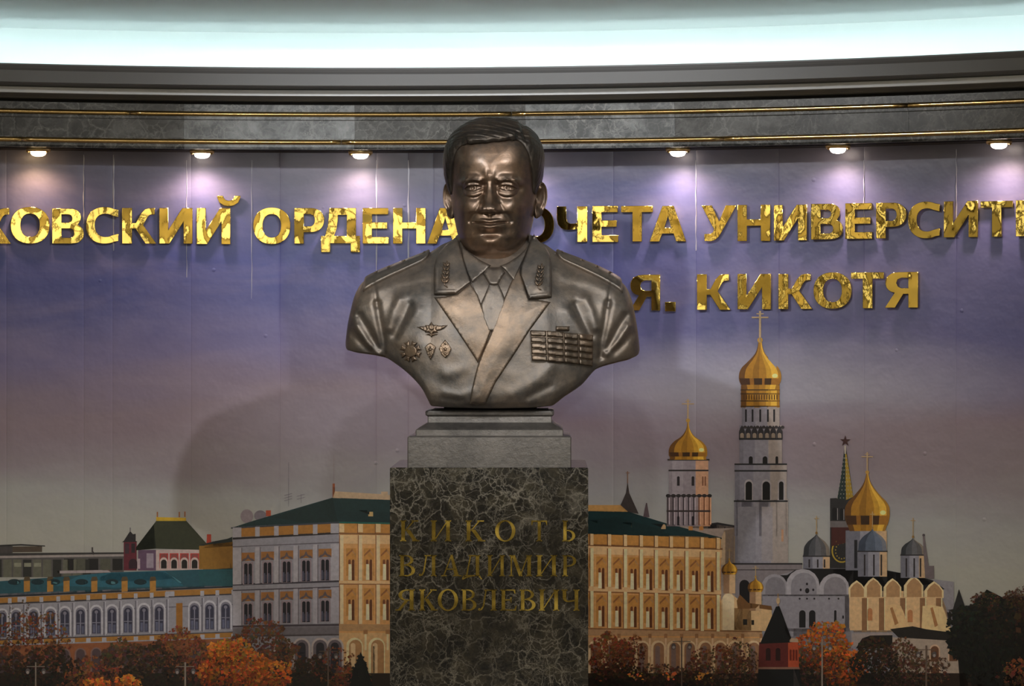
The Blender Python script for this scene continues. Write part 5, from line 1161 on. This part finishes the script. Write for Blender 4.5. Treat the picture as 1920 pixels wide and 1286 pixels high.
# ---------------- shoulder boards: slabs bent over the shoulder ridge
def ridge(x, q):
    """point on the jacket near its ridge: q<0 over the back, q>0 down the front (in units along the surface)"""
    t, b_ = itp(TOP, x), itp(BOT, x); v = np.clip(np.abs(q) / np.maximum(b_ - t, 1), 0, 1)
    z = t + (b_ - t) * v
    y = np.where(q >= 0, front(x, z), -itp(BAK, x) * itp(SH_A, v))
    return x, z, y
def board(x_in, x_out):
    sg = 1 if x_out > x_in else -1
    a_top, a_rim = [], []
    NT = 48
    for i in range(NT + 1):
        t = i / NT; x = x_in + (x_out - x_in) * t
        hw_ = 1.0 if t > .14 else math.sqrt(max(0, 1 - ((.14 - t) / .14) ** 2)) * .98 + .02
        if t > .985: hw_ *= .97
        qf = 13 + 9 * t; qb = 12
        row = []
        for w, hgt in ((-1, -4), (-1, 3), (-.93, 5.5), (-.7, 5), (-.35, 6), (0, 6.5), (.3, 6), (.6, 5.6), (.80, 5.2), (.86, 6.8), (.94, 6.6), (1, 3.6), (1.01, -4)):
            q = w * hw_ * (qf if w > 0 else qb)
            x_, z_, y_ = ridge(np.array([x]), np.array([q])); z2 = ridge(np.array([x]), np.array([q + .5])); z1 = ridge(np.array([x]), np.array([q - .5]))
            ty, tz = float(z2[2][0] - z1[2][0]), float(z2[1][0] - z1[1][0])
            L = math.hypot(ty, tz) + 1e-9
            ny, nz_ = -tz / L, ty / L
            if w <= 0: ny, nz_ = (ny, nz_)
            # outward: up (negative z) or towards the viewer
            if ny * (1 if q > 0 else -1) - nz_ < 0: ny, nz_ = -ny, -nz_
            if abs(q) < 3: ny, nz_ = ny * .3, -1
            e = hgt * (1 if 0.02 < t < .99 else .6)
            row.append(TW_(x, float(z_[0]) + nz_ * e, float(y_[0]) + ny * e))
        a_top.append(row)
    m_ = MB(); ar_ = np.array(a_top); m_.grid(ar_); kk = ar_.shape[1]
    m_.f.append(tuple(range(kk))); m_.f.append(tuple(NT * kk + i for i in reversed(range(kk))))
    return m_.build('shoulder_board', M_bronze, bust, True, fix=True)
def stud(x, q, r, parent, name='star', h=6):
    x_, z_, y_ = ridge(np.array([x]), np.array([q])); c = (float(x_[0]), float(z_[0]) - h, float(y_[0]) + 2); mm = MB(); n = 10
    top = TW_(c[0], c[1] - 2.2, c[2] + .5); base_ = []
    for i in range(n):
        a = 2 * math.pi * i / n; rr = r * (1 if i % 2 == 0 or name != 'star' else .5)
        base_.append(TW_(c[0] + rr * math.cos(a), c[1] + 1.5, c[2] + rr * math.sin(a)))
    mm.v = [top] + base_
    for i in range(n): mm.f.append((0, 1 + i, 1 + (i + 1) % n))
    mm.f.append(tuple(range(n, 0, -1)))
    return mm.build(name, M_relief, parent)
b1 = board(806, 683); b2 = board(1043, 1166)
for b_, x0, sg in ((b1, 796, -1), (b2, 1053, 1)):
    stud(x0, 1, 5, b_, 'button')
    for d_ in (38, 66, 90): stud(x0 + sg * d_, 2, 6, b_)
# ------------------------------------------------------------------ head: cross-sections up the skull, then the features pushed out of or into the face
HXC, HYAW = 926.0, math.radians(-4.0)
def HW_(lx, ly, lz):
    """head-local units (x right, y to the viewer, z up from eye level) -> world"""
    c, s = math.cos(HYAW), math.sin(HYAW)
    x = lx * c + ly * s; y = -lx * s + ly * c
    return ((HXC - CX + x) * s0, Y0 + 0.005 - y * s0, EYE + (CY - 350 + lz) * s0)
def fz(py, y=98): return (CY - py) * (1 - y * s0 / Y0) - (CY - 350)      # picture row of a facial feature -> local z
# width, front, back by local z
HWD = [(-175,58),(-150,54),(-138,50),(-128,50),(-119,54),(-108,60),(-94,66),(-72,71.5),(-50,76),(-25,80),(0,83.5),(25,86),(50,86.5),(70,84),(88,77),(103,64),(114,47),(121,28),(124,2)]
HFR = [(-175,34),(-162,37),(-152,43),(-143,51),(-135,61),(-128,72),(-121,83),(-112,91),(-98,95),(-84,94),(-70,95),(-52,95),(-30,94),(-10,93),(5,94),(18,97),(35,97),(55,94),(75,87),(90,77),(103,63),(114,46),(121,28),(124,2)]
HBK = [(-175,62),(-140,64),(-110,72),(-80,86),(-40,102),(0,112),(40,114),(70,107),(90,94),(105,74),(116,50),(121,30),(124,2)]
def base_pt(a, lz):
    """a: angle from the face direction; returns lateral x and forward y of the plain skull"""
    w, f, b = itp(HWD, lz), itp(HFR, lz), itp(HBK, lz)
    sn, cs = np.sin(a), np.cos(a)
    jaw = sst(-60, -120, lz)
    ex = 2.35 - .25 * jaw
    x = w * np.sign(sn) * np.abs(sn) ** (2 / ex)
    y = np.where(cs >= 0, f * np.abs(cs) ** (2 / (2.1 + .15 * jaw)), -b * np.abs(cs) ** (2 / 2.2))
    return x, y
def face(x, z):
    """relief of the face along the view direction, in units"""
    ax = np.abs(x); d = np.zeros(np.shape(x))
    g = lambda cx, py, rx, rz, p=2.0: gau(x, z, cx, fz(py), rx, rz, p)
    g2 = lambda cx, py, rx, rz, p=2.0: gau(ax, z, cx, fz(py), rx, rz, p)
    L2 = lambda pts, r: np.exp(-(segd(ax, z, [(p[0], fz(p[1])) for p in pts]) / r) ** 2)
    # forehead and temples
    d += 2.0 * g(0, 304, 34, 18) - 4 * g2(72, 322, 14, 26)
    # brow ridge, glabella, frown lines
    d += 6.5 * L2([(15, 337), (26, 333.5), (40, 333), (53, 340)], 6.5) + 3 * L2([(17, 339), (30, 335.5), (46, 337)], 3.0)
    d += 6.5 * g(0, 326, 14, 15) - .7 * gau(x, z, -4.5, fz(325), 2.6, 9) - .5 * gau(x, z, 4.5, fz(325), 2.6, 8)
    # eye sockets
    d -= 7.5 * g2(31, 351, 20, 12.5) + 7.0 * g2(14.5, 347, 6.5, 9) + 3 * g2(51, 352, 9, 9)
    # eyeball and lids
    ex, ez = (ax - 31.5) / 16.5, z - fz(352.0)
    up = 4.7 * (1 - np.clip(ex * 1.0, -1, 1) ** 2) ** .8 - 1.2 * ex; lo = -4.6 * (1 - np.clip(ex, -1, 1) ** 2) ** .9 - 1.2 * ex
    ball = 7.8 * np.sqrt(np.clip(1 - (ex * 16.5 / 21) ** 2 - (ez / 17) ** 2, 0, 1))
    inside_ = (np.abs(ex) < 1)
    eb = sst(1.55, .70, np.abs(ex))
    d += ball * eb
    lid_u = sst(-.6, 1.0, ez - up) * sst(16, 4, ez - up); lid_l = sst(-.6, 1.0, lo - ez) * sst(17, 3, lo - ez)
    d += (2.8 * lid_u + 1.5 * lid_l) * eb
    d += 1.6 * np.exp(-((ez - up - 1.6) / 1.5) ** 2) * eb + 1.2 * np.exp(-((lo - ez - 1.2) / 1.3) ** 2) * eb
    d -= 1.5 * np.exp(-((ez - up - 6.0) / 1.8) ** 2) * sst(1.1, .7, np.abs(ex))
    rr = np.hypot(ax - 31.0, ez - .2); d += np.where((ez < up) & (ez > lo), -.9 * np.exp(-((rr - 4.8) / 1.0) ** 2) - 1.8 * np.exp(-(rr / 2.0) ** 2), 0)
    d += 5.0 * g2(46, 343, 9, 6)                                            # hooded outer lid
    # bags under the eyes
    d += .8 * L2([(18, 362), (30, 366.5), (43, 363)], 5.0) - .7 * L2([(13, 361), (24, 371), (38, 372.5), (48, 367)], 3.4)
    # nose
    zt, zb = fz(388, 120), fz(340)
    t = np.clip((zb - z) / (zb - zt), 0, 1.25); env = sst(-.40, .22, (zb + 4 - z) / (zb - zt)) * sst(fz(400, 118), fz(393.5, 118), z)
    w = 7.4 + 5.4 * t ** 2; ridge_ = (9.5 + 18 * t)
    d += ridge_ * env * (.60 * np.exp(-(ax / (w * 1.12)) ** 3.2) + .40 * np.exp(-(ax / (w * 1.8)) ** 2.2))
    d += 5.5 * gau(x, z, 0, fz(387.5, 125), 10.5, 8.0) + 9.5 * gau(ax, z, 13.8, fz(390.5, 112), 6.0, 7.0, 2.4)
    d -= 3.0 * gau(ax, z, 19.5, fz(388, 105), 2.8, 8) + 6 * gau(ax, z, 6.4, fz(397.5, 115), 4.2, 2.6)
    # cheeks, nasolabial folds
    d += 7.5 * g2(43, 384, 18, 17) + 3.5 * g2(56, 400, 16, 22) - 5.5 * g2(68, 405, 10, 26)
    fold_ = [(18.5, 384), (25, 394), (32, 404), (38, 414)]
    d -= 2.8 * L2(fold_, 4.6); d += 1.0 * L2([(p[0] + 8, p[1] - 2) for p in fold_], 7)
    d -= .8 * L2([(40, 424), (41, 438), (36, 452)], 5)
    # muzzle and mouth
    d += 7.5 * g(0, 416.5, 23, 17, 2.0)
    zm = fz(418.5) + .0026 * x * x - .9 * np.exp(-(x / 7) ** 2)
    me = sst(34.5, 28, ax)
    d += (2.4 * np.exp(-((z - zm - 4.6) / 3.6) ** 2) * sst(31, 10, ax) * (1 - .22 * np.exp(-(x / 3.5) ** 2)) + 7.4 * np.exp(-((z - zm + 7.0) / 5.2) ** 2) * np.exp(-(ax / 21) ** 3.0)) * me
    d -= 5.0 * np.exp(-((z - zm) / 1.5) ** 2) * me
    d -= 2.4 * np.exp(-(ax / 3.2) ** 2) * sst(fz(414), fz(409), z) * sst(fz(399), fz(403), z)
    d -= 1.0 * np.exp(-((z - zm - 9.6) / 2.2) ** 2) * sst(22, 8, ax)
    d -= .8 * g2(34.5, 417, 4.6, 4.8); d += .3 * g2(42, 420, 6, 10)
    d -= 4.2 * g(0, 439, 20, 5.5); d += 9.5 * g(0, 457, 20, 12, 2.2); d -= 2.4 * g2(27, 449, 8, 10); d -= 1.0 * g(0, 460, 2.6, 6)
    # jowls, double chin
    d += 5 * g2(48, 442, 14, 20) + 3.5 * g(0, 480, 30, 7, 2.2)
    d += .35 * lump(x, z, 1.3)
    return d
def head_pt(a, lz):
    x, y = base_pt(a, lz)
    fw = sst(-.02, .34, np.cos(a)) * sst(96, 84, lz)
    return x, y + face(x, lz) * fw
NF, NB = 380, 70
af = np.linspace(-math.pi / 2, math.pi / 2, NF); ab = np.linspace(math.pi / 2, 1.5 * math.pi, NB + 2)[1:-1]
aa = np.concatenate([af, ab])
zr = np.concatenate([np.linspace(-172, -140, 30)[:-1], np.linspace(-140, 90, 390)[:-1], 124 - 34 * np.linspace(1, 0, 26) ** 1.8])
A_, Z_ = np.meshgrid(aa, zr); X_, Y_ = head_pt(A_, Z_)
m = MB(); m.grid(np.stack(HW_(X_, Y_, Z_), -1), True)
n_ = len(aa); m.f.append(tuple(reversed(range(n_)))); m.f.append(tuple((len(zr) - 1) * n_ + i for i in range(n_)))
# ears, joined into the head's surface
def ear(m_, sg, flare, xo):
    NA, NRR = 64, 22
    def outline(t):  # t 0..2pi, 0 = rear edge, counter-clockwise over the top; (along the flap, up)
        c, s = math.cos(t), math.sin(t)
        rx = 17 if c > 0 else 13
        a = rx * c * (1 - .18 * max(0, -s)); b = (32 if s > 0 else 38) * s
        a += -3.5 * max(0, -s) ** 2
        return a, b
    fr_, bk_ = [], []
    for j in range(NRR + 1):
        r = j / NRR; rf, rk = [], []
        for i in range(NA):
            t = 2 * math.pi * i / NA; oa, ob = outline(t); a, b = oa * r, ob * r
            up_ = math.sin(t)
            helix = math.exp(-((r - .88) / .10) ** 2) * sst(-.75, -.35, up_) * (1 if math.cos(t) > -.6 else .75)
            anti = math.exp(-((r - .60) / .12) ** 2) * (1 if math.cos(t) > -.1 else .1) * sst(-.9, -.4, up_)
            lobe = math.exp(-(((b + 29) / 9) ** 2 + (a / 9) ** 2))
            concha = math.exp(-((a + 1) / 7.5) ** 2 - ((b + 3) / 14) ** 2)
            trag = math.exp(-((a + 9.5) / 3.2) ** 2 - ((b + 5) / 6) ** 2)
            h = 2.5 + 4.6 * float(helix) + 3.0 * float(anti) + 3.4 * lobe - 12.5 * concha + 5 * trag - 1.6 * math.exp(-((r - .74) / .06) ** 2) * float(sst(-.5, 0, up_))
            if j == NRR: h = 1.2
            k = -3.2 - 9 * (1 - r * r)
            rf.append((a, b, h)); rk.append((a, b, k if j < NRR else -1.6))
        fr_.append(rf); bk_.append(rk)
    ca, sa = math.cos(flare), math.sin(flare)
    def place(p):
        a, b, h = p                                  # flap runs outwards and back; its face looks outwards and forwards
        tilt = -.13; a2 = a * math.cos(tilt) - b * math.sin(tilt) * .6
        x = a2 * ca + h * sa; y = -a2 * sa + h * ca
        return HW_(sg * (xo + x), 2 + y, b - 22)
    for k_, sh in enumerate((fr_, bk_)):
        arr_ = np.array([[place(p) for p in r] for r in sh])
        m_.grid(arr_, True)
ear(m, -1, math.radians(52), 82); ear(m, 1, math.radians(46), 85)
head = m.build('head', M_face, bust, True, fix=True)

# ---------------- hair: a cap of combed strands over the skull
def hairline(a):
    d = np.abs(np.degrees(a))
    return itp([(0, 78.5), (12, 78), (24, 77.5), (34, 76), (42, 69), (49, 55), (55, 38), (60, 22), (64, 2), (67, -14), (72, -17), (79, -12), (84, 8), (92, 14), (100, 6), (108, -25), (118, -62), (140, -84), (180, -92)], d)
NA_, NT_ = 340, 150
ah = np.linspace(-math.pi, math.pi, NA_, endpoint=False); th = np.linspace(0, 1, NT_)
Ah, Th = np.meshgrid(ah, th)
H0 = hairline(Ah) + (3.5 * np.sin(np.clip(Ah + .1, -1, 1) * 2.0) - 2.5 * np.cos(np.clip(Ah + .1, -.8, .8) * 3.9)) * sst(.55, .75, np.cos(Ah)) + .5 * np.sin(Ah * 23) + .4 * np.sin(Ah * 37)
Zh = H0 + (123.6 - H0) * (1 - (1 - Th) ** 1.5)
Xb, Yb_ = base_pt(Ah, Zh)
frontness = sst(.45, .85, np.cos(Ah))
ftop = sst(.80, .93, np.cos(Ah))
thick = .6 + 6.4 * np.sqrt(np.clip(Th / (.26 - .21 * ftop), 0, 1)) * (1 - .0 * Th) + 3.2 * ftop * np.exp(-((Th - .12) / .12) ** 2)
side = sst(.75, .1, np.abs(np.cos(Ah))) * sst(118, 60, Zh) * sst(-30, 20, Zh)
thick = thick + 1.6 * side
# parting on the viewer's right, strands combed away from it
pa = np.radians(40)
sweep = Xb * .55 + (Zh - 80) * .55 * np.sign(Xb - 48)
topw = sst(60, 95, Zh)
strand = topw * (.8 * np.sin(Xb * .16 + Zh * .62 - Yb_ * .30 + 1.6 * np.sin(Xb * .045)) + .5 * np.sin(Xb * .22 + Zh * 1.05 - Yb_ * .52 + 2 * np.sin(Xb * .05))) + (1 - topw) * (.42 * np.sin(Yb_ * .62 + Zh * .34 + 1.5 * np.sin(Zh * .07)) + .3 * np.sin(Yb_ * 1.1 + Zh * .5 + 2 * np.sin(Zh * .1)))
part = -4.2 * np.exp(-((Xb - 55 + (Zh - 100) * .35) / 4.0) ** 2) * sst(72, 84, Zh) * sst(-30, 20, Yb_)
thick = thick + (strand * .75) * sst(0, .08, Th) * (1 - .5 * sst(.9, 1, Th)) + part
# outward normal of the skull, roughly
wv = np.maximum(itp(HWD, Zh), 8); fv = np.where(np.cos(Ah) > 0, itp(HFR, Zh), itp(HBK, Zh)); fv = np.maximum(fv, 8)
nx_, ny_ = Xb / wv ** 1.0, Yb_ / fv ** 1.0
e_ = .5; r1 = itp(HWD, np.minimum(Zh + 1.5, 124)); r0_ = itp(HWD, Zh - 1.5); slope = -(r1 - r0_) / 3.0
L_ = np.hypot(nx_, ny_) + 1e-6; nzv = np.clip(slope, -.2, 6)
nl = np.sqrt(1 + nzv ** 2); nx_, ny_, nzv = nx_ / L_ / nl, ny_ / L_ / nl, nzv / nl
Xh, Yh, Zh2 = Xb + nx_ * thick, Yb_ + ny_ * thick, Zh + nzv * thick - 1.5 * frontness * np.exp(-(Th / .05) ** 2)
# first row tucked into the scalp
Xh[0], Yh[0], Zh2[0] = Xb[0] - nx_[0] * 2, Yb_[0] - ny_[0] * 2, Zh[0] + .5
m = MB(); m.grid(np.stack(HW_(Xh, Yh, Zh2), -1), True)
m.f.append(tuple((NT_ - 1) * NA_ + i for i in range(NA_)))
m.build('hair', M_hair, bust, True, fix=False)
for o in bpy.data.objects:
    if '_org' in o: del o['_org']
